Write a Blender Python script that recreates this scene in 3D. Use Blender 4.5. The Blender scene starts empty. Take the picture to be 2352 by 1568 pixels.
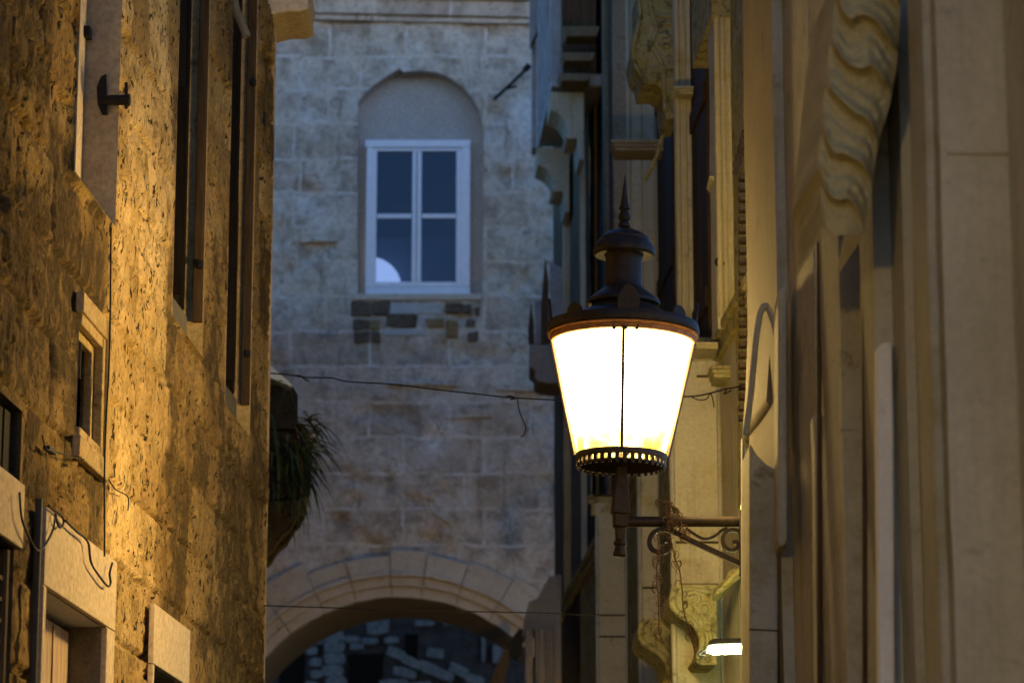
import bpy, bmesh, math, random
import numpy as np
from mathutils import Vector, Matrix, noise

random.seed(7)
scene = bpy.context.scene
COL = scene.collection
# ------------------------------------------------------------------ camera model (2352-px-wide frame of the photograph)
F, CX, CY = 6833.0, 1176.0, 784.0
P = math.radians(12.5)
CP, SP = math.cos(P), math.sin(P)
CAMZ = 1.6


def ray(px, py):
    u = (px - CX) / F
    v = (CY - py) / F
    return (u, CP - v * SP, SP + v * CP)


def at(px, py, Y):
    d = ray(px, py)
    t = Y / d[1]
    return Vector((d[0] * t, Y, CAMZ + d[2] * t))


def pxm(Y):                      # metres per pixel near depth Y
    return Y / CP / F


# street walls: X = X0 + b*Y + s*n   (n = metres out of the wall towards the street)
bL = (1550 - CX) / F * CP
bR = (800 - CX) / F * CP
XL = (270 - CX) / F * 10.3 / CP - bL * 10.3
SF, SN = 1.23, 0.92            # far and near house on the right stand farther / nearer than 10 m
XR = ((1710 - CX) / F / CP - bR) * 10.0 * SF
XN = ((1710 - CX) / F / CP - bR) * 10.0 * SN
WALLS = {'L': (XL, bL, 1.0), 'R': (XR, bR, -1.0), 'N': (XN, bR, -1.0)}


def wp(side, Y, n, z):
    x0, b, s = WALLS[side]
    return Vector((x0 + b * Y + s * n, Y, z))


def on(side, px, py, n=0.0):     # -> (Y, z) on the wall plane at offset n
    x0, b, s = WALLS[side]
    d = ray(px, py)
    t = (x0 + s * n) / (d[0] - b * d[1])
    return d[1] * t, CAMZ + d[2] * t


def yn(side, px, Y):             # offset n that shows at column px (mid row) at depth Y
    x0, b, s = WALLS[side]
    return ((px - CX) / F / CP * Y - x0 - b * Y) / s


# ------------------------------------------------------------------ mesh helpers
class MB:
    def __init__(self):
        self.v, self.f, self.m = [], [], []
        self.cur = 0

    def add(self, vs, fs):
        o = len(self.v)
        self.v += [Vector(a) for a in vs]
        for f in fs:
            self.f.append([i + o for i in f])
            self.m.append(self.cur)
        return self

    def hexa(self, p):           # 8 points: 4 bottom, 4 top
        return self.add(p, [(3, 2, 1, 0), (4, 5, 6, 7), (0, 1, 5, 4), (1, 2, 6, 5), (2, 3, 7, 6), (3, 0, 4, 7)])

    def box(self, a, b):
        (x0, y0, z0), (x1, y1, z1) = a, b
        return self.hexa([(x0, y0, z0), (x1, y0, z0), (x1, y1, z0), (x0, y1, z0), (x0, y0, z1), (x1, y0, z1), (x1, y1, z1), (x0, y1, z1)])

    def wbox(self, side, Y0, Y1, n0, n1, z0, z1):
        q = [(Y0, n0), (Y1, n0), (Y1, n1), (Y0, n1)]
        return self.hexa([wp(side, y, n, z0) for y, n in q] + [wp(side, y, n, z1) for y, n in q])

    def prism(self, poly, off):  # poly: list of 3D points, off: extrusion vector
        n = len(poly)
        off = Vector(off)
        vs = [Vector(p) for p in poly] + [Vector(p) + off for p in poly]
        fs = [tuple(range(n)), tuple(range(2 * n - 1, n - 1, -1))]
        fs += [(i, i + n, (i + 1) % n + n, (i + 1) % n) for i in range(n)]
        return self.add(vs, fs)

    def tube(self, pts, r, sides=8, flat=None, caps=True):
        pts = [Vector(p) for p in pts]
        n = len(pts)
        rs = r if isinstance(r, (list, tuple)) else [r] * n
        rings = []
        up = None
        for i, p in enumerate(pts):
            t = (pts[min(i + 1, n - 1)] - pts[max(i - 1, 0)])
            if t.length < 1e-9:
                t = Vector((0, 0, 1))
            t.normalize()
            if up is None:
                a = Vector((0, 1, 0)) if abs(t.y) < 0.9 else Vector((1, 0, 0))
            else:
                a = up
            a = (a - t * a.dot(t))
            if a.length < 1e-6:
                a = t.orthogonal()
            a.normalize()
            up = a
            b = t.cross(a)
            k = flat or 1.0
            rings.append([p + (a * math.cos(2 * math.pi * j / sides) * k + b * math.sin(2 * math.pi * j / sides)) * rs[i] for j in range(sides)])
        vs = [q for ring in rings for q in ring]
        fs = []
        for i in range(n - 1):
            for j in range(sides):
                fs.append((i * sides + j, i * sides + (j + 1) % sides, (i + 1) * sides + (j + 1) % sides, (i + 1) * sides + j))
        if caps:
            fs.append(tuple(range(sides - 1, -1, -1)))
            fs.append(tuple((n - 1) * sides + j for j in range(sides)))
        return self.add(vs, fs)

    def lathe(self, prof, c, segs=48, caps=False):   # prof: (r, z)
        vs, fs = [], []
        for r, z in prof:
            for j in range(segs):
                a = 2 * math.pi * j / segs
                vs.append((c[0] + r * math.cos(a), c[1] + r * math.sin(a), z))
        for i in range(len(prof) - 1):
            for j in range(segs):
                fs.append((i * segs + j, i * segs + (j + 1) % segs, (i + 1) * segs + (j + 1) % segs, (i + 1) * segs + j))
        return self.add(vs, fs)

    def xf(self, fn):
        self.v = [fn(p) for p in self.v]
        return self

    def build(self, name, mat, parent=None, smooth=False, bevel=0, weld=False, recalc=True):
        me = bpy.data.meshes.new(name)
        off = root_loc(parent)
        me.from_pydata([tuple(p - off) for p in self.v], [], self.f)
        mats = mat if isinstance(mat, (list, tuple)) else [mat]
        for m in mats:
            me.materials.append(m)
        if len(mats) > 1:
            me.polygons.foreach_set('material_index', self.m)
        if recalc or weld:
            bm = bmesh.new()
            bm.from_mesh(me)
            if weld:
                bmesh.ops.remove_doubles(bm, verts=bm.verts, dist=1e-5)
            bmesh.ops.recalc_face_normals(bm, faces=bm.faces)
            bm.to_mesh(me)
            bm.free()
        if smooth:
            me.polygons.foreach_set('use_smooth', [True] * len(me.polygons))
        me.update()
        o = bpy.data.objects.new(name, me)
        COL.objects.link(o)
        if parent is not None:
            o.parent = parent
        if smooth == 'auto':
            me.set_sharp_from_angle(angle=math.radians(38))
        if bevel:
            md = o.modifiers.new('bevel', 'BEVEL')
            md.width = bevel
            md.segments = 2
            md.limit_method = 'ANGLE'
            md.angle_limit = math.radians(40)
        return o


def build_split(mb, name, mat, parent=None, **kw):
    """one part per connected piece"""
    par = list(range(len(mb.v)))

    def find(i):
        while par[i] != i:
            par[i] = par[par[i]]
            i = par[i]
        return i
    for f in mb.f:
        a = find(f[0])
        for i in f[1:]:
            par[find(i)] = a
    groups = {}
    for f in mb.f:
        groups.setdefault(find(f[0]), []).append(f)
    out = []
    for fs in groups.values():
        ids = sorted({i for f in fs for i in f})
        mp = {i: k for k, i in enumerate(ids)}
        q = MB()
        q.add([mb.v[i] for i in ids], [[mp[i] for i in f] for f in fs])
        out.append(q.build(name, mat, parent, **kw))
    return out


def root_loc(o):
    v = Vector((0, 0, 0))
    while o is not None:
        v += Vector(o.location)
        o = o.parent
    return v


def thing(name, label, cat, loc, group=None):
    o = bpy.data.objects.new(name, None)
    o.empty_display_size = 0.2
    COL.objects.link(o)
    o.location = loc
    return tag(o, label, cat, group)


def tag(o, label=None, cat=None, group=None, kind=None):
    if label: o['label'] = label
    if cat: o['category'] = cat
    if group: o['group'] = group
    if kind: o['kind'] = kind
    return o


def smooth_path(pts, k=6):       # Catmull-Rom
    pts = [Vector(p) for p in pts]
    q = [pts[0]] + pts + [pts[-1]]
    out = []
    for i in range(1, len(q) - 2):
        a, b, c, d = q[i - 1], q[i], q[i + 1], q[i + 2]
        for j in range(k):
            t = j / k
            out.append(0.5 * ((2 * b) + (c - a) * t + (2 * a - 5 * b + 4 * c - d) * t * t + (3 * b - a - 3 * c + d) * t ** 3))
    out.append(pts[-1])
    return out


def jit(p, amp, sc):
    q = Vector(p) * sc
    return Vector(p) + noise.noise_vector(q) * amp + noise.noise_vector(q * 3.1) * amp * 0.4


# ------------------------------------------------------------------ materials
def new_mat(name):
    m = bpy.data.materials.new(name)
    m.use_nodes = True
    nt = m.node_tree
    b = nt.nodes['Principled BSDF']
    b.inputs['Specular IOR Level'].default_value = 0.06
    return m, nt, b


def node(nt, t, **kw):
    n = nt.nodes.new(t)
    for k, v in kw.items():
        if k in n.inputs.keys():
            n.inputs[k].default_value = v
        else:
            setattr(n, k, v)
    return n


def ramp(nt, fac, stops, interp='LINEAR'):
    r = nt.nodes.new('ShaderNodeValToRGB')
    r.color_ramp.interpolation = interp
    el = r.color_ramp.elements
    while len(el) < len(stops):
        el.new(0.5)
    for e, (p, c) in zip(el, stops):
        e.position = p
        e.color = (*c, 1) if len(c) == 3 else c
    nt.links.new(fac, r.inputs[0])
    return r.outputs[0]


def mix(nt, fac, a, b, mode='MIX'):
    m = nt.nodes.new('ShaderNodeMix')
    m.data_type = 'RGBA'
    m.blend_type = mode
    for sock, val in ((m.inputs[0], fac), (m.inputs[6], a), (m.inputs[7], b)):
        if hasattr(val, 'is_linked'):
            nt.links.new(val, sock)
        elif isinstance(val, (int, float)):
            sock.default_value = val
        else:
            sock.default_value = (*val, 1)
    return m.outputs[2]


def coords(nt, sc=(1, 1, 1)):
    tc = nt.nodes.new('ShaderNodeTexCoord')
    mp = nt.nodes.new('ShaderNodeMapping')
    mp.inputs['Scale'].default_value = sc
    nt.links.new(tc.outputs['Object'], mp.inputs[0])
    return mp.outputs[0]


def nz(nt, vec, scale, detail=6, rough=0.6, dist=0.0):
    n = node(nt, 'ShaderNodeTexNoise', Scale=scale, Detail=detail, Roughness=rough, Distortion=dist)
    nt.links.new(vec, n.inputs['Vector'])
    return n.outputs[0]


def mask(nt, src, lo, hi):
    m = node(nt, 'ShaderNodeMapRange')
    m.inputs[1].default_value = lo
    m.inputs[2].default_value = hi
    nt.links.new(src, m.inputs[0])
    return m.outputs[0]


def bump(nt, b, h, strength, dist):
    bp = node(nt, 'ShaderNodeBump', Strength=strength, Distance=dist)
    nt.links.new(h, bp.inputs['Height'])
    nt.links.new(bp.outputs[0], b.inputs['Normal'])


def stone(name, c0, c1, stain, stain_amt=(0.58, 0.72), sc=1.0, bmp=0.4, bdist=0.01, moss=None, moss_amt=(0.6, 0.75), streak=None, rough=0.9, grain=1.0):
    m, nt, b = new_mat(name)
    v = coords(nt)
    n1 = nz(nt, v, 2.3 * sc, 8, 0.65)
    n2 = nz(nt, v, 9 * sc, 8, 0.7, 0.4)
    n3 = nz(nt, v, 60 * sc, 4, 0.6)
    col = ramp(nt, n1, [(0.32, c0), (0.68, c1)])
    if moss:
        col = mix(nt, mask(nt, nz(nt, v, 3.7 * sc, 7, 0.7), *moss_amt), col, moss)
    col = mix(nt, mask(nt, n2, *stain_amt), col, stain)
    if streak:
        vs = coords(nt, (14, 14, 0.7))
        col = mix(nt, mask(nt, nz(nt, vs, 1.0, 4, 0.6), 0.55, 0.8), col, streak)
    lo_, hi_ = 1 - 0.28 * grain, 1 + 0.15 * grain
    g = ramp(nt, n3, [(0.3, (lo_,) * 3), (0.7, (hi_,) * 3)])
    col = mix(nt, 1.0, col, g, 'MULTIPLY')
    nt.links.new(col, b.inputs['Base Color'])
    b.inputs['Roughness'].default_value = rough
    h = node(nt, 'ShaderNodeMath', operation='ADD')
    nt.links.new(n2, h.inputs[0])
    nt.links.new(n3, h.inputs[1])
    bump(nt, b, h.outputs[0], bmp, bdist)
    return m


def plain(name, c, rough=0.6, metal=0.0, var=0.35, sc=20, bmp=0.15, dirt=None):
    m, nt, b = new_mat(name)
    b.inputs['Specular IOR Level'].default_value = 0.2
    v = coords(nt)
    n1 = nz(nt, v, sc, 6, 0.65)
    lo = tuple(x * (1 - var) for x in c)
    hi = tuple(min(1, x * (1 + var)) for x in c)
    col = ramp(nt, n1, [(0.3, lo), (0.7, hi)])
    if dirt:
        col = mix(nt, mask(nt, nz(nt, v, sc * 0.4, 6, 0.7), 0.52, 0.68), col, dirt)
    nt.links.new(col, b.inputs['Base Color'])
    b.inputs['Roughness'].default_value = rough
    b.inputs['Metallic'].default_value = metal
    bump(nt, b, n1, bmp, 0.004)
    return m


def wood(name, c, rough=0.7):
    m, nt, b = new_mat(name)
    v = coords(nt, (1, 1, 0.06))
    n1 = nz(nt, v, 90, 5, 0.6)
    col = ramp(nt, n1, [(0.3, tuple(x * 0.5 for x in c)), (0.7, tuple(x * 1.3 for x in c))])
    nt.links.new(col, b.inputs['Base Color'])
    b.inputs['Roughness'].default_value = rough
    bump(nt, b, n1, 0.3, 0.003)
    return m


def ashlar(name, c_list, mortar, bw, bh, msize, dark, plane='XZ', warp=0.03, bmp=0.5):
    """coursed stone blocks with pale pointing, laid in wall coordinates"""
    m, nt, b = new_mat(name)
    tc = nt.nodes.new('ShaderNodeTexCoord')
    sep = nt.nodes.new('ShaderNodeSeparateXYZ')
    nt.links.new(tc.outputs['Object'], sep.inputs[0])
    cmb = nt.nodes.new('ShaderNodeCombineXYZ')
    nt.links.new(sep.outputs[0 if plane == 'XZ' else 1], cmb.inputs[0])
    nt.links.new(sep.outputs[2], cmb.inputs[1])
    wn = node(nt, 'ShaderNodeTexNoise', Scale=3.0, Detail=4, Roughness=0.6)
    nt.links.new(tc.outputs['Object'], wn.inputs['Vector'])
    sub = node(nt, 'ShaderNodeVectorMath', operation='SUBTRACT')
    nt.links.new(wn.outputs[1], sub.inputs[0])
    sub.inputs[1].default_value = (0.5, 0.5, 0.5)
    scl = node(nt, 'ShaderNodeVectorMath', operation='SCALE')
    nt.links.new(sub.outputs[0], scl.inputs[0])
    scl.inputs['Scale'].default_value = warp
    addv = node(nt, 'ShaderNodeVectorMath', operation='ADD')
    nt.links.new(cmb.outputs[0], addv.inputs[0])
    nt.links.new(scl.outputs[0], addv.inputs[1])
    br = nt.nodes.new('ShaderNodeTexBrick')
    br.offset = 0.43
    br.offset_frequency = 2
    br.squash = 1.35
    br.squash_frequency = 3
    br.inputs['Scale'].default_value = 1.0
    br.inputs['Mortar Size'].default_value = msize
    br.inputs['Mortar Smooth'].default_value = 0.7
    br.inputs['Brick Width'].default_value = bw
    br.inputs['Row Height'].default_value = bh
    br.inputs['Color1'].default_value = (0, 0, 0, 1)
    br.inputs['Color2'].default_value = (1, 1, 1, 1)
    br.inputs['Mortar'].default_value = (0.5, 0.5, 0.5, 1)
    nt.links.new(addv.outputs[0], br.inputs['Vector'])
    blk = ramp(nt, br.outputs[0], [(i / (len(c_list) - 1), c) for i, c in enumerate(c_list)])
    v = tc.outputs['Object']
    n1 = nz(nt, v, 4.5, 8, 0.72)
    n2 = nz(nt, v, 17, 7, 0.7, 0.3)
    n3 = nz(nt, v, 1.3, 6, 0.6)
    col = mix(nt, mask(nt, n1, 0.45, 0.62), blk, tuple(x * 0.68 for x in c_list[0]))
    mm = node(nt, 'ShaderNodeMath', operation='MULTIPLY')
    nt.links.new(br.outputs['Fac'], mm.inputs[0])
    nt.links.new(mask(nt, n1, 0.44, 0.62), mm.inputs[1])
    col = mix(nt, mm.outputs[0], col, mortar)
    col = mix(nt, mask(nt, n2, 0.6, 0.74), col, dark)
    tone_ = ramp(nt, br.outputs[0], [(0.0, (0.92, 0.905, 0.88)), (1.0, (1.05, 1.05, 1.05))])
    col = mix(nt, 1.0, col, tone_, 'MULTIPLY')
    col = mix(nt, mask(nt, n3, 0.54, 0.70), col, mortar)
    vs_ = coords(nt, (6, 6, 0.9))
    col = mix(nt, mask(nt, nz(nt, vs_, 1.0, 6, 0.7), 0.57, 0.76), col, dark)
    col = mix(nt, mask(nt, nz(nt, v, 7.5, 6, 0.75, 0.6), 0.60, 0.68), col, dark)
    g = ramp(nt, n2, [(0.3, (0.75, 0.75, 0.75)), (0.65, (1.15, 1.15, 1.15))])
    col = mix(nt, 1.0, col, g, 'MULTIPLY')
    nt.links.new(col, b.inputs['Base Color'])
    b.inputs['Roughness'].default_value = 0.95
    h = node(nt, 'ShaderNodeMath', operation='ADD')
    nt.links.new(n2, h.inputs[0])
    nt.links.new(n1, h.inputs[1])
    bump(nt, b, h.outputs[0], 0.9, 0.035)
    return m


def emit(name, c, s):
    m = bpy.data.materials.new(name)
    m.use_nodes = True
    nt = m.node_tree
    nt.nodes.remove(nt.nodes['Principled BSDF'])
    e = node(nt, 'ShaderNodeEmission', Strength=s)
    e.inputs[0].default_value = (*c, 1)
    nt.links.new(e.outputs[0], nt.nodes['Material Output'].inputs[0])
    return m


M = {}
M['gold'] = stone('weathered_golden_limestone', (0.40, 0.27, 0.115), (0.52, 0.38, 0.19), (0.15, 0.10, 0.045), (0.56, 0.70), 1.0, 0.9, 0.012, moss=(0.33, 0.24, 0.075), moss_amt=(0.48, 0.66))
def gold_mat():
    m, nt, b = new_mat('pitted_golden_limestone')
    v = coords(nt)
    at_ = lambda nm: node(nt, 'ShaderNodeAttribute', attribute_name=nm).outputs['Fac']
    n1 = nz(nt, v, 1.9, 8, 0.65)
    vz = coords(nt, (1, 1, 0.62))
    n2 = nz(nt, vz, 13, 8, 0.72, 0.5)
    n3 = nz(nt, v, 55, 4, 0.6)
    n4 = nz(nt, vz, 34, 5, 0.62, 0.7)
    n5 = nz(nt, v, 5.2, 8, 0.72)
    base = ramp(nt, n1, [(0.30, (0.31, 0.205, 0.07)), (0.5, (0.43, 0.30, 0.125)), (0.72, (0.50, 0.37, 0.18))])
    tone = ramp(nt, at_('tone'), [(0.0, (0.62, 0.58, 0.52)), (0.5, (0.95, 0.94, 0.92)), (1.0, (1.12, 1.12, 1.12))])
    col = mix(nt, 1.0, base, tone, 'MULTIPLY')
    col = mix(nt, at_('clean'), mix(nt, 1.0, col, (0.68, 0.63, 0.56), 'MULTIPLY'), mix(nt, 1.0, col, (1.38, 1.36, 1.32), 'MULTIPLY'))  # stone colour raised in the lamp's bright band, lowered elsewhere
    col = mix(nt, mask(nt, n5, 0.50, 0.64), col, (0.30, 0.20, 0.065))
    col = mix(nt, mask(nt, n2, 0.55, 0.68), col, (0.185, 0.122, 0.050))
    col = mix(nt, mask(nt, n4, 0.565, 0.62), col, (0.030, 0.021, 0.010))
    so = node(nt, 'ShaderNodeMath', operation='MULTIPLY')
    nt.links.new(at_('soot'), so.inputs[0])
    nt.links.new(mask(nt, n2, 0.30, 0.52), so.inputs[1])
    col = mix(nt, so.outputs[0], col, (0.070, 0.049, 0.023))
    g = ramp(nt, n3, [(0.3, (0.70, 0.70, 0.70)), (0.7, (1.15, 1.15, 1.15))])
    col = mix(nt, 1.0, col, g, 'MULTIPLY')
    nt.links.new(col, b.inputs['Base Color'])
    b.inputs['Roughness'].default_value = 0.95
    h = node(nt, 'ShaderNodeMath', operation='ADD')
    nt.links.new(n4, h.inputs[0])
    nt.links.new(n3, h.inputs[1])
    bump(nt, b, h.outputs[0], 0.8, 0.012)
    return m


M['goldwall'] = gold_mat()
M['goldsmooth'] = stone('smooth_dressed_limestone', (0.55, 0.43, 0.27), (0.60, 0.48, 0.31), (0.42, 0.31, 0.18), (0.62, 0.78), 0.7, 0.12, 0.004)
M['plaster'] = stone('grey_plaster', (0.36, 0.30, 0.195), (0.44, 0.37, 0.25), (0.26, 0.21, 0.15), (0.62, 0.74), 0.8, 0.15, 0.004)
M['greypaint'] = stone('pale_grey_paint', (0.50, 0.52, 0.49), (0.58, 0.60, 0.57), (0.36, 0.36, 0.33), (0.6, 0.72), 1.0, 0.15, 0.004)
M['cement'] = stone('rough_cement', (0.15, 0.125, 0.08), (0.21, 0.18, 0.12), (0.13, 0.11, 0.08), (0.55, 0.7), 2.0, 0.5, 0.006)
M['darkwood'] = wood('dark_shutter_wood', (0.014, 0.0105, 0.007))
M['shutterwood'] = wood('weathered_brown_shutter', (0.060, 0.037, 0.017))
M['brownwood'] = wood('brown_wood', (0.10, 0.065, 0.035))
M['palewood'] = wood('worn_pale_wood', (0.50, 0.36, 0.24))
M['iron'] = plain('black_iron', (0.010, 0.009, 0.008), 0.6, 0.0, 0.4, 60, 0.3)
M['lampiron'] = plain('painted_lamp_iron', (0.017, 0.011, 0.0065), 0.52, 0.0, 0.6, 45, 0.3, dirt=(0.034, 0.017, 0.007))
M['lampiron'].node_tree.nodes['Principled BSDF'].inputs['Specular IOR Level'].default_value = 0.25
M['cable'] = plain('black_cable', (0.006, 0.0055, 0.005), 0.6, 0, 0.3, 80, 0.1)
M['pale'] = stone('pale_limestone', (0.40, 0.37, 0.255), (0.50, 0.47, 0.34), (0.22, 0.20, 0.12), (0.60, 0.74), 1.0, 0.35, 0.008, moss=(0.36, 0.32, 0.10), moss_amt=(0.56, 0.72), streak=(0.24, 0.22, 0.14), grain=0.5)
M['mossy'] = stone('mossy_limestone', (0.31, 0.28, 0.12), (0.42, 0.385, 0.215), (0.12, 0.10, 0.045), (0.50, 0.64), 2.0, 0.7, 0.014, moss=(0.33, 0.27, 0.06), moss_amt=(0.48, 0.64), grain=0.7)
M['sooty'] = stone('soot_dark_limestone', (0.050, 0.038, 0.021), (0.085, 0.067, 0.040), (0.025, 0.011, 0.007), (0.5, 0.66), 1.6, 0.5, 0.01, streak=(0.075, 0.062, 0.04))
M['palebrown'] = stone('pale_brown_limestone', (0.25, 0.21, 0.135), (0.33, 0.285, 0.195), (0.13, 0.11, 0.065), (0.58, 0.72), 1.0, 0.4, 0.008)
M['brown'] = stone('brown_weathered_limestone', (0.15, 0.118, 0.068), (0.23, 0.185, 0.115), (0.08, 0.062, 0.036), (0.55, 0.7), 1.0, 0.4, 0.008)
M['palegrey'] = stone('grey_weathered_limestone', (0.27, 0.245, 0.21), (0.34, 0.31, 0.265), (0.13, 0.14, 0.11), (0.60, 0.74), 1.0, 0.35, 0.008, streak=(0.18, 0.16, 0.125))
M['near'] = stone('fine_cut_limestone', (0.37, 0.35, 0.255), (0.48, 0.46, 0.35), (0.19, 0.165, 0.10), (0.60, 0.72), 1.1, 0.2, 0.006, moss=(0.32, 0.285, 0.15), moss_amt=(0.52, 0.70), streak=(0.27, 0.24, 0.155), grain=0.4)
M['nearyellow'] = stone('yellow_carved_limestone', (0.42, 0.36, 0.17), (0.50, 0.44, 0.24), (0.28, 0.22, 0.08), (0.58, 0.74), 1.4, 0.3, 0.006, grain=0.4)
M['nearbrown'] = stone('brown_cut_limestone', (0.19, 0.155, 0.095), (0.25, 0.21, 0.135), (0.11, 0.09, 0.05), (0.60, 0.72), 1.1, 0.2, 0.006, streak=(0.15, 0.125, 0.075), grain=0.4)
M['neargrey'] = stone('grey_limestone', (0.44, 0.42, 0.32), (0.56, 0.545, 0.43), (0.28, 0.26, 0.19), (0.58, 0.74), 0.9, 0.2, 0.006, streak=(0.36, 0.345, 0.26), grain=0.4)
M['whitewash'] = stone('whitewashed_stone', (0.74, 0.72, 0.66), (0.84, 0.82, 0.76), (0.50, 0.47, 0.40), (0.60, 0.76), 1.6, 0.2, 0.006, grain=0.25)  # near-white colour standing in for light on the strip
M['ashlar'] = ashlar('coursed_ashlar', [(0.54, 0.44, 0.325), (0.66, 0.565, 0.44), (0.60, 0.525, 0.415)], (0.74, 0.685, 0.595), 0.74, 0.334, 0.022, (0.21, 0.155, 0.10), warp=0.10)
M['archstone'] = stone('arch_limestone', (0.50, 0.415, 0.31), (0.62, 0.535, 0.42), (0.28, 0.21, 0.14), (0.56, 0.72), 2.0, 0.5, 0.012)
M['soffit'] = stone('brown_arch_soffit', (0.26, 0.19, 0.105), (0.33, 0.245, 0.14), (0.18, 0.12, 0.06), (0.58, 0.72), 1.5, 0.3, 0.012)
M['recess'] = stone('grey_render', (0.42, 0.37, 0.31), (0.48, 0.43, 0.37), (0.32, 0.21, 0.17), (0.62, 0.76), 0.8, 0.15, 0.006)
M['brownstone'] = stone('dark_brown_stone', (0.10, 0.076, 0.05), (0.19, 0.145, 0.10), (0.05, 0.03, 0.02), (0.5, 0.65), 4.0, 0.6, 0.01)
M['darkcorbel'] = stone('blackened_corbel_stone', (0.035, 0.026, 0.015), (0.085, 0.060, 0.030), (0.016, 0.012, 0.008), (0.5, 0.65), 3.0, 0.6, 0.01)
M['ochrestone'] = stone('ochre_stone', (0.24, 0.16, 0.07), (0.30, 0.21, 0.10), (0.14, 0.09, 0.04), (0.55, 0.7), 4.0, 0.6, 0.01)
M['rubble'] = stone('dark_rubble', (0.075, 0.07, 0.065), (0.13, 0.122, 0.112), (0.035, 0.014, 0.013), (0.5, 0.65), 3.0, 0.8, 0.02)
M['rubblepale'] = stone('pale_rubble', (0.26, 0.25, 0.235), (0.39, 0.38, 0.36), (0.12, 0.2, 0.18), (0.48, 0.6), 3.0, 0.8, 0.02)
M['white'] = plain('white_window_paint', (0.74, 0.75, 0.76), 0.5, 0, 0.06, 14, 0.05)
M['leaf'] = plain('dark_leaf', (0.030, 0.052, 0.022), 0.5, 0, 0.5, 9, 0.05)
M['pipe'] = plain('grey_brown_pipe', (0.045, 0.038, 0.03), 0.6, 0, 0.3, 30, 0.1)
M['twig'] = plain('dried_vine', (0.13, 0.075, 0.035), 0.8, 0, 0.4, 40, 0.2)
M['soil'] = plain('dark_planter', (0.020, 0.016, 0.013), 0.8, 0, 0.4, 12, 0.3)
M['paving'] = stone('street_paving', (0.16, 0.145, 0.12), (0.24, 0.22, 0.18), (0.09, 0.08, 0.06), (0.58, 0.72), 1.0, 0.4, 0.01)
M['bluegrey'] = plain('grey_balcony_paint', (0.30, 0.31, 0.31), 0.6, 0, 0.25, 7, 0.1, dirt=(0.20, 0.19, 0.17))
M['sheet'] = plain('pale_sheet', (0.62, 0.68, 0.72), 0.5, 0, 0.1, 8, 0.05)


def glass_mat():
    m, nt, b = new_mat('window_glass')
    b.inputs['Base Color'].default_value = (0.012, 0.020, 0.034, 1)
    b.inputs['Roughness'].default_value = 0.06
    b.inputs['Specular IOR Level'].default_value = 0.5
    b.inputs['IOR'].default_value = 1.6
    v = coords(nt)
    bump(nt, b, nz(nt, v, 2.2, 2, 0.5), 0.03, 0.03)
    tr = node(nt, 'ShaderNodeBsdfTransparent')
    tr.inputs[0].default_value = (0.55, 0.66, 0.85, 1)
    mx = node(nt, 'ShaderNodeMixShader')
    mx.inputs[0].default_value = 0.45
    nt.links.new(b.outputs[0], mx.inputs[1])
    nt.links.new(tr.outputs[0], mx.inputs[2])
    nt.links.new(mx.outputs[0], nt.nodes['Material Output'].inputs[0])
    return m


M['glass'] = glass_mat()

# ------------------------------------------------------------------ tunables for light
LAMP = 17.0
BULB = 200.0
LAMP_COL = (1.0, 0.665, 0.22)
LED = 62.0
SKY = 0.118
EXPO = 1.55

# ================================================================== GROUND
g = MB()
g.add([(-60, -60, 0), (60, -60, 0), (60, 120, 0), (-60, 120, 0)], [(0, 1, 2, 3)])
tag(g.build('street_paving', M['paving']), kind='structure')

# ================================================================== LEFT HOUSE
lh = thing('stone_house', 'weathered golden limestone house with pitted wall and deep window recesses along the alley', 'house', wp('L', 11, 0, 0))
L = 'L'
YE = on(L, 622, 784)[0]          # far end of the house
YS = 6.9
ZB, ZT = 2.3, 7.6


def rectL(pn, pf, bottom=None, top=None):
    """near/far column, bottom/top given by a pixel on the plane"""
    y0 = on(L, pn, 784)[0]
    y1 = on(L, pf, 784)[0]
    z0 = on(L, *bottom)[1] if bottom else ZB
    z1 = on(L, *top)[1] if top else ZT
    return [y0, y1, z0, z1]


W1 = rectL(160, 257, bottom=(256, 508))
W2 = rectL(394, 466, bottom=(456, 806))
W3 = rectL(520, 578, bottom=(566, 993))
NI = rectL(181, 238, bottom=(230, 1068), top=(236, 768))
JN = rectL(5, 57, bottom=(51, 1122), top=(57, 950))
LV = rectL(-40, 50, top=(48, 1268))
DO = rectL(113, 253, top=(253, 1452))
D2 = rectL(364, 441, top=(366, 1540))
W1[3] = W2[3] = W3[3] = 7.3
OPEN = [W1, W2, W3, NI, JN, LV, DO, D2]


def lattice(shape, cell, ox=0, oz=0, seed=0):
    """value noise sampled on arrays of coordinates"""
    ys, zs = shape
    rng = np.random.RandomState(seed)
    y = ys / cell
    z = zs / cell
    y0 = np.floor(y).astype(int)
    z0 = np.floor(z).astype(int)
    tab = rng.rand(257, 263)
    fy = y - y0
    fz = z - z0
    fy = fy * fy * (3 - 2 * fy)
    fz = fz * fz * (3 - 2 * fz)
    g = lambda a, b: tab[a % 257][:, b % 263]
    A, B, C_, D = g(y0, z0), g(y0 + 1, z0), g(y0, z0 + 1), g(y0 + 1, z0 + 1)
    fy = fy[:, None]
    fz = fz[None, :]
    return (A * (1 - fy) + B * fy) * (1 - fz) + (C_ * (1 - fy) + D * fy) * fz


def fbm(ys, zs, cell, octv=4, seed=0, gain=0.5):
    t, a, s = 0, 1.0, 0
    for i in range(octv):
        t = t + a * lattice((ys, zs), cell / 2 ** i, seed=seed + i)
        s += a
        a *= gain
    return t / s


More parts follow.
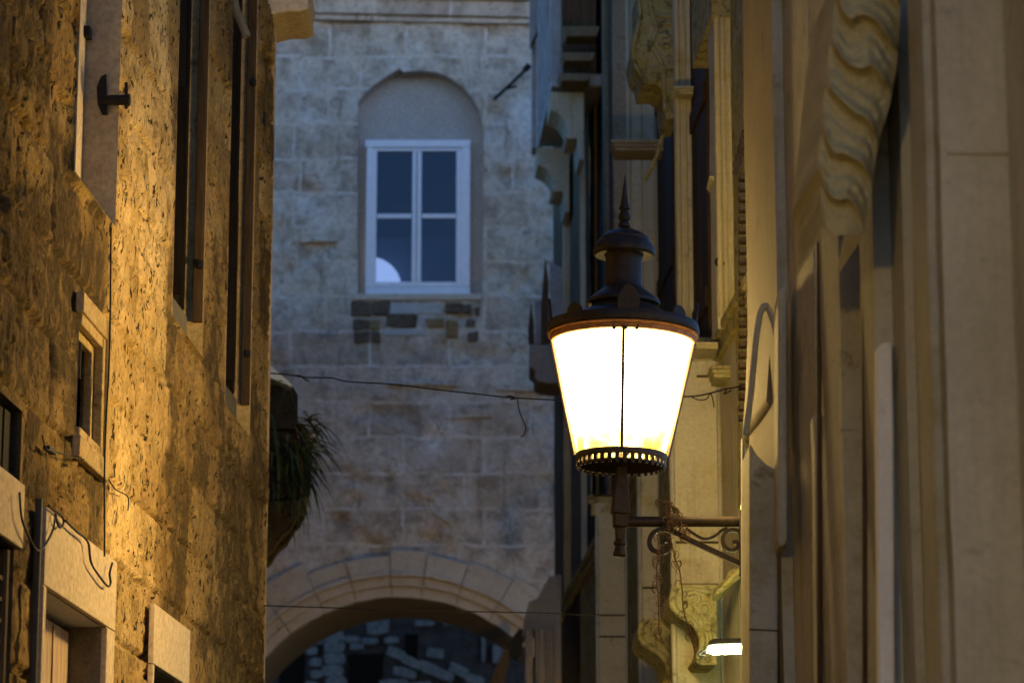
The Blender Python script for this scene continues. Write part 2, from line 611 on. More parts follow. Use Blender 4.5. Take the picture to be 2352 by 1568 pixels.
def eroded_wall():
    ys = np.arange(YS, YE, 0.014)
    zs = np.arange(ZB, ZT, 0.0095)
    ys = np.unique(np.round(np.concatenate([ys, [YS, YE]] + [[r[0], r[1]] for r in OPEN if r[0] > YS] + [[r[1]] for r in OPEN]), 5))
    zs = np.unique(np.round(np.concatenate([zs, [ZB, ZT]] + [[r[2], r[3]] for r in OPEN]), 5))
    ys = ys[(ys >= YS - 1e-6) & (ys <= YE + 1e-6)]
    zs = zs[(zs >= ZB - 1e-6) & (zs <= ZT + 1e-6)]
    big = fbm(ys, zs, 0.55, 4, 1)
    med = fbm(ys, zs, 0.16, 4, 11)
    fine = fbm(ys, zs, 0.05, 3, 21)
    pit = fbm(ys, zs * 0.7, 0.050, 3, 31, 0.6)
    pit2 = fbm(ys, zs * 0.7, 0.028, 2, 41, 0.6)
    ero = np.clip((fbm(ys, zs, 0.8, 3, 51) - 0.40) / 0.18, 0, 1)
    h = (big - 0.5) * 0.022 + (med - 0.5) * 0.016 + (fine - 0.5) * 0.014
    h -= np.clip((pit - 0.62) / 0.05, 0, 1) * 0.020 * (0.25 + 0.75 * ero)
    h -= np.clip((pit2 - 0.66) / 0.06, 0, 1) * 0.016 * (0.3 + 0.7 * ero)
    # courses and single blocks
    TONE = np.zeros_like(h)
    rng = np.random.RandomState(5)
    CH = 0.275
    row = np.floor((zs - ZB) / CH).astype(int)
    fz = ((zs - ZB) / CH) % 1.0
    for r in range(row.max() + 1):
        js = np.where(row == r)[0]
        if len(js) == 0:
            continue
        y = YS - rng.rand() * 0.5
        tn = np.zeros(len(ys))
        d = np.zeros(len(ys))
        jn = np.zeros(len(ys))
        while y < YE:
            w = 0.38 + rng.rand() * 0.35
            sel = (ys >= y) & (ys < y + w)
            d[sel] = -0.026 * rng.rand() ** 1.6
            tn[sel] = rng.rand()
            jn[np.abs(ys - y) < 0.016] = 1
            y += w
        h[:, js] += d[:, None]
        TONE[:, js] = tn[:, None]
        edge = np.minimum(fz[js], 1 - fz[js]) * CH
        jj = np.maximum(jn[:, None], (edge < 0.011)[None, :] * 1.0)
        h[:, js] -= jj * 0.020 * np.clip((med[:, js] - 0.30) * 4, 0.15, 1)
    # keep the edges of openings and the corner of the house true
    YY, ZZ = ys[:, None], zs[None, :]
    fade = np.ones_like(h)
    for (a, b, c, d) in OPEN:
        dy = np.maximum(np.maximum(a - YY, YY - b), 0)
        dz = np.maximum(np.maximum(c - ZZ, ZZ - d), 0)
        dist = np.sqrt(dy * dy + dz * dz)
        fade = np.minimum(fade, np.clip((dist + 0.004) / 0.03, 0, 1))
    fade = np.minimum(fade, np.clip((YE - YY + 0.012) / 0.05, 0, 1))
    h = h * fade
    for (pa_, pb_, top, bot) in ((106, 271, 1150, 1500), (361, 443, 1370, 1568), (-60, 46, 1060, 1300)):
        a, b = on(L, pa_, 784)[0] - 0.01, on(L, pb_, 784)[0] + 0.01
        zt = on(L, pa_, top)[1] + 0.02
        inn = (YY > a) & (YY < b) & (ZZ < zt)
        h = np.where(inn, np.minimum(h, 0.002), h)
    ny, nzz = len(ys), len(zs)
    # old dirt blotches round the niche; near end darkened to imitate lamp falloff
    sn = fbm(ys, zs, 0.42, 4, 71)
    soot_shade = np.clip((sn - 0.485) / 0.07, 0, 1) * 0.85
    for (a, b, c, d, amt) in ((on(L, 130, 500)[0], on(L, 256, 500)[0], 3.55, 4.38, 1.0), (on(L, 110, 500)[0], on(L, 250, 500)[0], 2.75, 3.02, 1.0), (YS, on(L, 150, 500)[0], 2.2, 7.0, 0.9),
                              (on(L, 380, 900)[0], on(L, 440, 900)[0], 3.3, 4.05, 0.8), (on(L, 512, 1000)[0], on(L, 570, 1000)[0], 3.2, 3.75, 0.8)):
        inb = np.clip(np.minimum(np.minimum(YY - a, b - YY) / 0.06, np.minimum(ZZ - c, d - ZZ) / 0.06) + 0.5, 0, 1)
        soot_shade = np.maximum(soot_shade, inb * amt * np.clip((sn - 0.33) / 0.12, 0, 1))
    co = np.zeros((ny, nzz, 3))
    co[:, :, 0] = XL + bL * YY + h
    co[:, :, 1] = YY
    co[:, :, 2] = ZZ
    off = np.array(root_loc(lh))
    co = co.reshape(-1, 3) - off
    idx = np.arange(ny * nzz).reshape(ny, nzz)
    yc = (ys[:-1] + ys[1:]) / 2
    zc = (zs[:-1] + zs[1:]) / 2
    keep = np.ones((ny - 1, nzz - 1), bool)
    for (a, b, c, d) in OPEN:
        keep &= ~(((yc > a) & (yc < b))[:, None] & ((zc > c) & (zc < d))[None, :])
    q = np.stack([idx[:-1, :-1], idx[1:, :-1], idx[1:, 1:], idx[:-1, 1:]], -1)[keep]
    me = bpy.data.meshes.new('wall')
    me.vertices.add(len(co))
    me.vertices.foreach_set('co', co.ravel())
    nq = len(q)
    me.loops.add(nq * 4)
    me.loops.foreach_set('vertex_index', q[:, ::-1].ravel().astype(np.int32))
    me.polygons.add(nq)
    me.polygons.foreach_set('loop_start', np.arange(0, nq * 4, 4, dtype=np.int32))
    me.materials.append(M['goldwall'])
    me.update(calc_edges=True)
    ca, cb = on(L, 258, 600)[0], on(L, 385, 600)[0]  # lamp's bright column painted into the stone, rest of wall darker
    lamp_band = np.clip(np.minimum(YY - ca, cb - YY + (sn - 0.5) * 0.6) / 0.10 + 0.5, 0, 1) + 0 * ZZ
    soot_shade = soot_shade * (1 - 0.75 * lamp_band)
    for nm, arr in (('tone', TONE), ('soot', soot_shade), ('clean', lamp_band)):
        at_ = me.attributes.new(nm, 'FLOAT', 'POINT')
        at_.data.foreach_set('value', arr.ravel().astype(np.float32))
    me.polygons.foreach_set('use_smooth', [True] * nq)
    o = bpy.data.objects.new('wall', me)
    COL.objects.link(o)
    o.parent = lh
    return o


lwall = eroded_wall()
# plain remainder of the house: below, above, nearer, far gable, roof
b = MB()
b.wbox(L, YS, YE, -0.6, 0, 0, ZB)
b.wbox(L, YS, YE, -0.6, 0, ZT, 8.6)
b.wbox(L, -3, YS, -0.6, 0, 0, 8.6)
b.add([wp(L, YE, 0, ZB), wp(L, YE, -4, ZB), wp(L, YE, -4, ZT), wp(L, YE, 0, ZT)], [(0, 1, 2, 3)])
b.add([wp(L, -3, -0.6, 8.6), wp(L, YE, -0.6, 8.6), wp(L, YE, -6, 8.6), wp(L, -3, -6, 8.6)], [(0, 1, 2, 3)])
b.build('masonry', M['gold'], lh)


def recess(name, r, depth, mats, back=True):
    """reveal of an opening: near jamb, far jamb, sill, soffit and back, 3 mm inside the wall face"""
    y0, y1, z0, z1 = r
    e = 0.0
    m = MB()
    f = lambda y, n, z: wp(L, y, n, z)
    m.cur = 0
    m.add([f(y1, e, z0), f(y1, -depth, z0), f(y1, -depth, z1), f(y1, e, z1)], [(0, 1, 2, 3)])
    m.add([f(y0, e, z0), f(y0, -depth, z0), f(y0, -depth, z1), f(y0, e, z1)], [(3, 2, 1, 0)])
    m.cur = 1
    m.add([f(y0, e, z1), f(y1, e, z1), f(y1, -depth, z1), f(y0, -depth, z1)], [(0, 1, 2, 3)])
    m.add([f(y0, e, z0), f(y1, e, z0), f(y1, -depth, z0), f(y0, -depth, z0)], [(3, 2, 1, 0)])
    if back:
        m.cur = 2
        m.add([f(y0, -depth, z0), f(y1, -depth, z0), f(y1, -depth, z1), f(y0, -depth, z1)], [(0, 1, 2, 3)])
    return m.build(name, mats, lh, recalc=False)


# --- window 1: smooth plastered reveal with iron pintles
w = recess('window_recess', W1, 0.125, [M['plaster'], M['plaster'], M['goldsmooth']])
m = MB()
zc = on(L, 200, 228)[1]
yj = W1[1]


def jambpt(px, py, Y):
    return at(px, py, Y)


m.prism([at(222, 200, yj - 0.012), at(232, 176, yj - 0.012), at(243, 170, yj - 0.012), at(246, 262, yj - 0.012), at(234, 262, yj - 0.012), at(224, 240, yj - 0.012)], (0, 0.02, 0))
m.tube([at(236, 230, yj - 0.03), at(262, 230, yj - 0.03), at(290, 230, yj - 0.03)], [0.016, 0.019, 0.019], 10)
m.tube([at(290, 190, yj - 0.03), at(290, 250, yj - 0.03)], 0.006, 8)
m.tube([at(286, 230, yj - 0.03), at(298, 230, yj - 0.03)], 0.022, 10)
m.build('shutter_hook', M['iron'], w)
m = MB()
m.prism([at(172, 60, yj - 0.05), at(207, 58, yj - 0.05), at(207, 84, yj - 0.05), at(172, 82, yj - 0.05)], (0, 0.05, 0))
m.build('hinge_pin', M['iron'], w, bevel=0.004)

# --- windows 2 and 3: dark shutters over a plain apron
for r, dep, zs_, pins, topz in ((W2, 0.113, (452, 704), [(461, 609)], (405, 106)), (W3, 0.108, (562, 898), [(570, 812), (538, 80), (583, 190)], (526, 395))):
    w = recess('window_recess', r, dep, [M['gold'], M['gold'], M['cement']])
    zsh = on(L, *zs_)[1]
    m = MB()
    m.wbox(L, r[0] + 0.01, r[1] - 0.012, -dep + 0.003, -dep + 0.030, zsh, 7.25)
    for k in range(3):
        yy = r[0] + 0.06 + k * (r[1] - r[0] - 0.16) / 2
        m.wbox(L, yy, yy + 0.05, -dep + 0.031, -dep + 0.040, zsh + 0.02, 7.2)
    m.build('shutter', M['darkwood'], w)
    m = MB()
    m.wbox(L, r[1] - 0.034, r[1] - 0.004, -0.042, -0.003, zsh - 0.03, 7.25)
    m.build('window_jamb_board', M['shutterwood'], w, bevel=0.004)  # dark strip along the outer edge of the far jamb
    m = MB()
    yl = r[1] - 0.30
    m.wbox(L, yl, yl + 0.028, -dep + 0.031, -dep + 0.075, zsh + 0.03, on(L, *topz)[1])
    m.build('shutter_leaf', M['darkwood'], w)
    m = MB()
    m.wbox(L, r[0] + 0.01, r[1] - 0.012, -dep + 0.003, -dep + 0.045, r[2] + 0.01, zsh - 0.004)
    m.build('apron_panel', M['cement'], w)
    for (px, py) in pins:
        m = MB()
        c = at(px, py, r[1] - 0.04)
        m.box(c - Vector((0.012, 0.02, 0.016)), c + Vector((0.012, 0.010, 0.016)))
        m.build('hinge_pin', M['iron'], w, bevel=0.003)

# --- small framed niche (old blocked window)
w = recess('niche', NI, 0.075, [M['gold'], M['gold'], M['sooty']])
m = MB()
y0, y1, z0, z1 = NI
for k, (a, n) in enumerate(((0.0, 0.022), (0.035, 0.012), (0.06, -0.02))):
    # stepped moulding: far jamb, head, sill
    wdt = 0.07 - a
    m.wbox(L, y1 - 0.02 - a, y1 + 0.05 - a, n - 0.03, n, z0 - 0.05 + a * 0.5, z1 + 0.05 - a)
    m.wbox(L, y0 - 0.03 + a, y1 - 0.021 - a, n - 0.03, n - 0.002, z1 - 0.02 - a, z1 + 0.048 - a)
    m.wbox(L, y0 - 0.03 + a, y1 - 0.021 - a, n - 0.03, n - 0.002, z0 - 0.05 + a, z0 + 0.02 + a)
m.xf(lambda p: jit(p, 0.004, 9))
m.build('stone_frame', M['gold'], w, bevel=0.004)
m = MB()
yy = y1 - 0.25
for k in range(3):
    zz = z0 + 0.25 + k * 0.26
    m.tube([wp(L, yy, -0.04, zz), wp(L, yy, -0.04, zz + 0.14)], 0.016, 6)
build_split(m, 'iron_bar', M['iron'], w)

# --- dark boarded niche at the picture's left
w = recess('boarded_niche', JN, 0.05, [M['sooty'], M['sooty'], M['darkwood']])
m = MB()
for k in range(6):
    yy = JN[0] + 0.02 + k * 0.09
    if yy + 0.08 < JN[1] - 0.01:
        m.wbox(L, yy, yy + 0.08, -0.047, -0.030 - 0.004 * (k % 2), JN[2] + 0.01, JN[3] - 0.01)
build_split(m, 'board', M['darkwood'], w)

# --- louvred shutter below its smooth lintel
m = MB()
ztop = on(L, 45, 1112)[1]
yf = on(L, 46, 1150)[0]
m.wbox(L, 7.5, yf, 0.0, 0.014, LV[3] + 0.004, ztop)
m.build('lintel', M['goldsmooth'], lh, bevel=0.004)
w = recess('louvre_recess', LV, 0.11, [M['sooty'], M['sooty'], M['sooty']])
m = MB()
for k in range(20):
    zz = LV[3] - 0.06 - k * 0.062
    if zz < LV[2]:
        break
    a = [(-0.085, zz - 0.005), (-0.02, zz - 0.045), (-0.02, zz - 0.032), (-0.085, zz + 0.008)]
    m.hexa([wp(L, LV[0], n, z) for n, z in a] + [wp(L, LV[1] - 0.04, n, z) for n, z in a])
m.build('louvre_slats', M['brownwood'], w)
m = MB()
m.wbox(L, LV[1] - 0.039, LV[1] - 0.004, -0.09, -0.01, LV[2] + 0.01, LV[3] - 0.01)
m.build('shutter_frame', M['brownwood'], w)

# --- doorway with smooth surround, painted soffit, cement jamb
w = recess('doorway', DO, 0.14, [M['cement'], M['greypaint'], M['palewood']])
dzt = on(L, 190, 1239)[1]
ys0, ys1 = on(L, 106, 784)[0], on(L, 271, 784)[0]
m = MB()
m.wbox(L, ys0, ys1, -0.004, 0.020, DO[3] + 0.003, dzt)
m.wbox(L, DO[1] + 0.003, ys1, -0.004, 0.0195, 0.0, DO[3])
m.wbox(L, ys0, DO[0] - 0.003, -0.004, 0.0195, 0.0, DO[3])
m.build('stone_surround', M['goldsmooth'], w, bevel=0.003)
m = MB()
m.wbox(L, DO[0] + 0.01, DO[1] - 0.005, -0.137, -0.11, 0.05, DO[3] - 0.02)
for k in range(4):
    yy = DO[0] + 0.12 + 0.2 * k
    m.wbox(L, yy, yy + 0.02, -0.109, -0.104, 0.06, DO[3] - 0.03)
m.build('door_leaf', M['palewood'], w)
# dark tube drawing the thin dark gap beside the surround
m = MB()
yy = on(L, 84, 784)[0]
m.tube([wp(L, yy, 0.025, 0), wp(L, yy, 0.025, on(L, 90, 1160)[1])], 0.012, 12)
m.build('downpipe', M['pipe'], lh, smooth='auto')

# --- second doorway, only its lintel in view
w = recess('doorway', D2, 0.12, [M['cement'], M['cement'], M['darkwood']])
m = MB()
ya, yb = on(L, 361, 784)[0], on(L, 443, 784)[0]
m.wbox(L, ya, yb, -0.004, 0.018, D2[3] + 0.003, on(L, 402, 1428)[1])
m.wbox(L, D2[1] + 0.002, yb, -0.004, 0.0175, 0, D2[3])
m.wbox(L, ya, D2[0] - 0.002, -0.004, 0.0175, 0, D2[3])
m.build('stone_surround', M['goldsmooth'], w, bevel=0.003)

# --- cornice stone on the far corner
m = MB()
Yc = YE - 0.15
poly = [at(565, -40, Yc), at(574, 8, Yc), at(590, 32, Yc), at(618, 36, Yc), at(655, 27, Yc), at(690, 26, Yc), at(709, 20, Yc), at(706, -4, Yc), at(712, -40, Yc)]
m.prism(poly, (0.0, 0.45, 0))
m.build('cornice_stone', M['goldsmooth'], lh, bevel=0.01)
# curved grey moulding inside window 3's head
m = MB()
m.tube(smooth_path([at(533, -30, 13.2), at(540, 20, 13.2), at(552, 50, 13.2), at(566, 85, 13.2)], 5), 0.022, 8)
m.build('hood_moulding', M['cement'], lh)
# iron stub and slot on the last strip of wall
m = MB()
c = at(607, 273, on(L, 607, 273)[0] - 0.02)
m.box(c - Vector((0.006, 0.02, 0.03)), c + Vector((0.006, 0.03, 0.03)))
m.build('iron_stub', M['iron'], lh)


# --- cables on the left house
def cable(name, pts, r, label, n=0.018, k=6, side='L', mat='cable'):
    q = []
    for i, p in enumerate(pts):
        nn = p[2] if len(p) > 2 else n
        Y, z = on(side, p[0], p[1], nn)
        q.append(wp(side, Y, nn, z))
    m = MB()
    m.tube(smooth_path(q, k), r, 6)
    o = m.build(name, M[mat], None, smooth=True)
    tag(o, label, 'cable')
    return o


cable('wall_cable', [(255, 522), (254, 640), (253, 740), (250, 850), (244, 960), (240, 1080), (240, 1180), (240, 1277)], 0.0034,
      'straight black cable running down the golden wall beside the small framed niche', n=0.032)
cable('wall_cable', [(97, 1000), (106, 1030), (122, 1034), (150, 1044), (178, 1052), (226, 1063), (243, 1088), (264, 1122), (293, 1140), (294, 1172)], 0.0026,
      'thin dark cable crossing the wall below the niche and ending on bright stone')
cable('wall_cable', [(45, 1130), (50, 1190), (68, 1235), (85, 1263), (104, 1250), (122, 1215), (128, 1180), (130, 1196), (138, 1211), (146, 1200), (142, 1184), (127, 1172), (112, 1160)], 0.0036,
      'looped black cable with a small coil at the corner of the door lintel', n=0.035)
cable('wall_cable', [(150, 1195), (176, 1220), (202, 1244), (209, 1290), (228, 1322), (247, 1345), (254, 1338), (252, 1316), (258, 1292)], 0.004,
      'black cable hanging in a hooked loop over the smooth door lintel', n=0.04)
# clamp
m = MB()
Y_, z_ = on(L, 122, 1034, 0.02)
m.wbox(L, Y_ - 0.05, Y_ + 0.05, 0.0, 0.02, z_ - 0.005, z_ + 0.007)
tag(m.build('cable_clamp', M['iron']), 'small black iron clamp holding the thin cable left of the niche foot', 'clamp')

# ================================================================== NEIGHBOUR ON THE LEFT (behind the house's end) + PLANTED BALCONY
nh = thing('neighbour_house', 'dark house end beyond the golden house, carrying the planted balcony', 'house', (-2.2, 18, 0))
m = MB()
pa, pb = Vector((-1.34, YE + 0.05, 0)), Vector((-2.6, 26.4, 0))
m.prism([pa, pb, pb + Vector((-3, 0, 0)), pa + Vector((-3, 0, 0))], (0, 0, 8.0))
m.build('wall', M['sooty'], nh)
bal = thing('planter_balcony', 'dark small balcony with curved stone corbels and hanging plants at the golden house corner', 'balcony', at(640, 1200, 16.6))
YB = 16.4
m = MB()
m.prism([at(560, 885, YB), at(672, 885, YB), at(684, 905, YB), at(684, 985, YB), at(560, 985, YB)], (-0.093, 0.9, 0))
m.build('box', M['soil'], bal, bevel=0.01)
m = MB()
m.prism([at(560, 985, YB + .02), at(690, 990, YB + .02), at(716, 1060, YB + .02), at(712, 1140, YB + .02), at(560, 1150, YB + .02)], (-0.089, 0.86, 0))
m.build('planter_trough', M['soil'], bal, bevel=0.01)
m = MB()
SKEW = -0.103
for dy in (0.0, 0.5):
    Yk = YB + dy
    s0 = [(560, 1150), (700, 1150), (702, 1166), (688, 1180), (676, 1198), (668, 1214), (652, 1226), (640, 1240), (630, 1258), (618, 1268), (606, 1272), (560, 1276)]
    m.prism([at(x, y, YB) + Vector((SKEW * dy, dy, 0)) for x, y in s0], (SKEW * 0.16, 0.16, 0))
build_split(m, 'corbel', M['darkcorbel'], bal, bevel=0.008)
m = MB()
Ya = YB - 0.1
m.prism([at(560, 838, Ya), at(620, 838, Ya), at(672, 884, Ya), at(664, 886, Ya), at(618, 866, Ya), at(560, 868, Ya)], (-0.098, 0.95, 0))
m.build('roof_sheet', M['sheet'], bal)


def blades(center, nbl, r0, r1, spread, droop, wid, seed, upbias=0.5, xdir=0.3):
    rnd = random.Random(seed)
    m = MB()
    for i in range(nbl):
        a = rnd.uniform(-math.pi, math.pi)
        ln = rnd.uniform(r0, r1)
        d = Vector((math.cos(a) * spread + xdir, math.sin(a) * spread * 0.8, rnd.uniform(-0.2, 1) * upbias)).normalized()
        p = center + Vector((rnd.uniform(-.08, .1), rnd.uniform(-.3, .3), rnd.uniform(-.12, .12)))
        side = d.cross(Vector((0, 0, 1))).normalized()
        dr = droop * rnd.uniform(0.5, 1.5)
        pts = []
        for k in range(6):
            t = k / 5
            pts.append(p + d * ln * t - Vector((0, 0, dr * ln * t * t)))
        vs, fs = [], []
        for k, q in enumerate(pts):
            ww = wid * (1 - (k / 5) ** 1.6) * (0.6 + 0.4 * min(1, k)) + 0.0008
            vs += [q - side * ww, q + side * ww + Vector((0, 0, ww * 0.4))]
        for k in range(5):
            fs.append((2 * k, 2 * k + 1, 2 * k + 3, 2 * k + 2))
        m.add(vs, fs)
    return m


pl = thing('trailing_plant', 'dark green grassy plant arching out of the balcony trough by the corner', 'plant', at(690, 1000, YB + 0.3))
m1 = blades(at(676, 1010, YB + 0.25), 110, 0.10, 0.26, 0.7, 0.9, 0.0085, 3, 0.75, 0.95)
m1.build('leaves', M['leaf'], pl, recalc=False)
m1 = MB()
for dx in (-0.05, 0.0, 0.06):
    m1.tube(smooth_path([at(672, 1060, YB + .3) + Vector((dx, 0, 0)), at(680, 1020, YB + .25) + Vector((dx * 1.5, 0, 0)), at(690, 985, YB + .2) + Vector((dx * 2, 0, 0))], 4), 0.006, 6)
m1.build('stem', M['twig'], pl)
pl2 = thing('trailing_plant', 'dense dark plant hanging over the side of the balcony trough in ragged tufts', 'plant', at(690, 1110, YB + 0.2))
m2 = blades(at(664, 1060, YB + 0.1), 110, 0.07, 0.19, 0.7, 1.5, 0.009, 9, 0.35, 0.7)
m3 = blades(at(645, 930, YB + 0.0), 16, 0.08, 0.20, 0.7, 1.9, 0.009, 12, 0.3, 0.15)
m2.add(m3.v, m3.f)
m3 = blades(at(660, 1120, YB + 0.0), 40, 0.05, 0.12, 0.7, 1.8, 0.008, 15, 0.2, 0.35)
m2.add(m3.v, m3.f)
m2.build('leaves', M['leaf'], pl2, recalc=False)
m2 = MB()
m2.tube(smooth_path([at(650, 920, YB + .05), at(682, 990, YB + .0), at(694, 1080, YB + .0), at(690, 1140, YB + .0)], 5), 0.006, 6)
m2.build('stem', M['twig'], pl2)

# ================================================================== FAR BUILDING WITH ARCHED WINDOW AND ARCHWAY
YF = 27.0
fb = thing('arched_house', 'grey limestone house spanning the alley end above a broad archway', 'house', (-1.0, YF, 0))


def fp(px, py, dy=0.0):
    return at(px, py, YF) + Vector((0, dy, 0))


def xz(px, py):
    p = at(px, py, YF)
    return (p.x, p.z)


# arch recess outline (window), counter-clockwise in picture columns
arch_px = [(822, 690), (822, 236), (836, 216), (860, 194), (886, 176), (905, 165), (918, 158), (926, 166), (950, 163), (978, 163), (1006, 167), (1034, 179), (1060, 198), (1082, 222), (1098, 250), (1107, 280), (1110, 320), (1108, 690)]
# big archway (intrados) : circle through measured points
acx, acy, arad = 918.0, 1372 + 413.0, 413.0
arc = []
for k in range(0, 41):
    a = math.radians(180 - k * 180 / 40)
    arc.append((acx + arad * math.cos(a), acy - arad * math.sin(a)))
ax0, az_spring = xz(arc[0][0], arc[0][1])
from mathutils.geometry import delaunay_2d_cdt


def inside(p, poly):
    x, y = p
    c = False
    n = len(poly)
    for i in range(n):
        x0, y0 = poly[i]
        x1, y1 = poly[(i + 1) % n]
        if (y0 > y) != (y1 > y) and x < (x1 - x0) * (y - y0) / (y1 - y0) + x0:
            c = not c
    return c


hole1 = [xz(*p) for p in arch_px]
hole2 = [xz(*p) for p in arc]
hole2 = [(hole2[0][0], 0.02)] + hole2 + [(hole2[-1][0], 0.02)]
X0, X1, Z0, Z1 = -4.0, 3.6, 0.0, 12.6


def wall_with_holes(holes, outer, grid=0.09):
    vs, es = [], []

    def loop(l):
        s = len(vs)
        vs.extend([Vector(p) for p in l])
        es.extend([(s + i, s + (i + 1) % len(l)) for i in range(len(l))])
    loop(outer)
    for h in holes:
        loop(h)
    xs = [p[0] for p in outer]
    zs_ = [p[1] for p in outer]
    x = min(xs) + grid
    while x < max(xs) - grid * .5:
        z = min(zs_) + grid
        while z < max(zs_) - grid * .5:
            if not any(inside((x, z), h) for h in holes):
                vs.append(Vector((x + random.uniform(-.2, .2) * grid, z + random.uniform(-.2, .2) * grid)))
            z += grid
        x += grid
    r = delaunay_2d_cdt(vs, es, [], 0, 1e-5)
    out = []
    for f in r[2]:
        c = sum((Vector(r[0][i]) for i in f), Vector((0, 0))) / len(f)
        if not any(inside(c, h) for h in holes):
            out.append(list(f))
    return r[0], out


vv, ff = wall_with_holes([hole1, hole2], [(X0, Z0), (X1, Z0), (X1, Z1), (X0, Z1)], 0.052)
m = MB()
hb = set()
def wallrel(x, z):
    a = noise.noise(Vector((x * 5, 3.3, z * 5))) * 0.016 + noise.noise(Vector((x * 13, 1.3, z * 13))) * 0.012
    e = noise.noise(Vector((x * 2.6, 7.7, z * 3.4))) + 0.4 * noise.noise(Vector((x * 8, 2.7, z * 8)))
    return a + min(0.05, max(0.0, e - 0.30) * 0.22)


m.add([(p[0], YF + wallrel(p[0], p[1]), p[1]) for p in vv], ff)
m.build('wall', M['ashlar'], fb, smooth=True)
# sides, roof
m = MB()
m.box((X0, YF + 0.05, 0), (X0 + 0.05, YF + 6, Z1))
m.box((X1 - 0.05, YF + 0.05, 0), (X1, YF + 6, Z1))
m.box((X0, YF + 0.05, Z1), (X1, YF + 6, Z1 + 0.1))
m.build('masonry', M['ashlar'], fb)
# window recess: reveal + back render
DEP = 0.17
m = MB()
n = len(arch_px)
pts = [fp(x, y) for x, y in arch_px]
for i in range(n - 1):
    m.add([pts[i], pts[i + 1], pts[i + 1] + Vector((0, DEP, 0)), pts[i] + Vector((0, DEP, 0))], [(0, 1, 2, 3)])
wx0, wz0 = xz(838, 674)
wx1, wz1 = xz(1080, 317)
m.build('window_reveal', M['recess'], fb, recalc=False)
# tympanum and side cheeks behind the reveal (with hole for the window)
back = [(a, b_) for a, b_ in hole1]
whole = [(wx0, wz0), (wx1, wz0), (wx1, wz1), (wx0, wz1)]
bo = [(-1.75, 6.5), (-0.05, 6.5), (-0.05, 9.6), (-1.75, 9.6)]
bxs = [p[0] for p in hole1]
bzs = [p[1] for p in hole1]
bo = [(min(bxs) - .05, min(bzs) - .1), (max(bxs) + .05, min(bzs) - .1), (max(bxs) + .05, max(bzs) + .1), (min(bxs) - .05, max(bzs) + .1)]
vv, ff = wall_with_holes([whole], bo, 0.2)
m = MB()
m.add([(p[0], YF + DEP, p[1]) for p in vv], ff)
m.build('tympanum', M['recess'], fb)
# window
win = MB()
yf0, yf1 = YF + 0.06, YF + 0.14


def frect(px0, py0, px1, py1, a, b_):
    x0, z0 = xz(px0, py1)
    x1, z1 = xz(px1, py0)
    return (x0, a, z0), (x1, b_, z1)


def bar(mb, px0, py0, px1, py1, a, b_):
    mb.box(*frect(px0, py0, px1, py1, a, b_))


fr = MB()
bar(fr, 838, 317, 1080, 334, yf0, yf1)
bar(fr, 838, 655, 1080, 674, yf0, yf1)
bar(fr, 838, 334.5, 855, 654.5, yf0, yf1)
bar(fr, 1060, 334.5, 1080, 654.5, yf0, yf1)
wf = fr.build('window', M['white'], fb, bevel=0.006)
for (a, b_) in ((850, 956), (956.1, 1066)):
    s = MB()
    left = a < 900
    ia, ib = (865, 945) if left else (968, 1047)
    bar(s, a, 335.5, b_, 342, yf0 + .012, yf1 - .01)
    bar(s, a, 643, b_, 653.5, yf0 + .012, yf1 - .01)
    bar(s, a, 342.5, ia, 642.5, yf0 + .012, yf1 - .01)
    bar(s, ib, 342.5, b_, 642.5, yf0 + .012, yf1 - .01)
    bar(s, ia + .5, 486, ib - .5, 496, yf0 + .018, yf1 - .016)
    so = s.build('sash', M['white'], wf, bevel=0.004)
    p_ = MB()
    bar(p_, ia - 9, 336, ib + 9, 650, yf1 - .045, yf1 - .038)
    p_.build('pane', M['glass'], wf)
# dark room and blinds behind the glass
m = MB()
c0, c1 = frect(830, 310, 1090, 680, YF + DEP + 0.01, YF + 1.6)
x0, x1, z0, z1 = c0[0], c1[0], c0[2], c1[2]
y0, y1 = c0[1], c1[1]
m.add([(x0, y0, z0), (x1, y0, z0), (x1, y1, z0), (x0, y1, z0), (x0, y0, z1), (x1, y0, z1), (x1, y1, z1), (x0, y1, z1)],
      [(0, 1, 2, 3), (7, 6, 5, 4), (2, 3, 7, 6), (1, 2, 6, 5), (3, 0, 4, 7)])
m.build('room', plain('dim_room', (0.045, 0.05, 0.06), 0.9, 0, 0.3, 3, 0.0), wf, recalc=False)
m = MB()
m.box((x0 + 0.03, YF + 0.86, z0 + 0.05), (x1 - 0.03, YF + 0.875, z0 + (z1 - z0) * 0.50))
m.build('half_curtain', plain('blue_curtain', (0.16, 0.20, 0.30), 0.9, 0, 0.3, 6, 0.0), wf)
# glowing white dome added inside, for a bright reflection in the lower left pane
sh = MB()
cc = at(848, 662, YF + 0.60)
R_ = 76 * pxm(YF)
sh.lathe([(R_ * math.sin(a), cc.z + R_ * math.cos(a)) for a in [math.radians(t) for t in (1, 12, 24, 36, 48, 60, 72, 84, 92)]], (cc.x, cc.y), 40)
sh.xf(lambda p: Vector((p.x, cc.y + (p.y - cc.y) * 0.5, p.z)))
tag(sh.build('lamp_shade', emit('glowing_paper_shade', (0.80, 0.84, 1.0), 1.7), None, smooth=True), 'round white glowing shade behind the lower left pane of the arched window', 'lamp shade')
m = MB()
for k in range(12):
    zz = z0 + 0.10 + k * 0.125
    m.box((x0 + 0.02, YF + 1.0, zz), (x1 - 0.02, YF + 1.01, zz + (0.06 if k % 3 else 0.10)))
m.build('blind', plain('dim_blind', (0.10, 0.11, 0.13), 0.8, 0, 0.2, 3, 0.0), wf)
# sill
m = MB()
a_, b_ = frect(806, 676, 1106, 690, YF - 0.03, YF + DEP)
m.box(a_, b_)
m.build('window_sill', M['archstone'], fb, bevel=0.006)
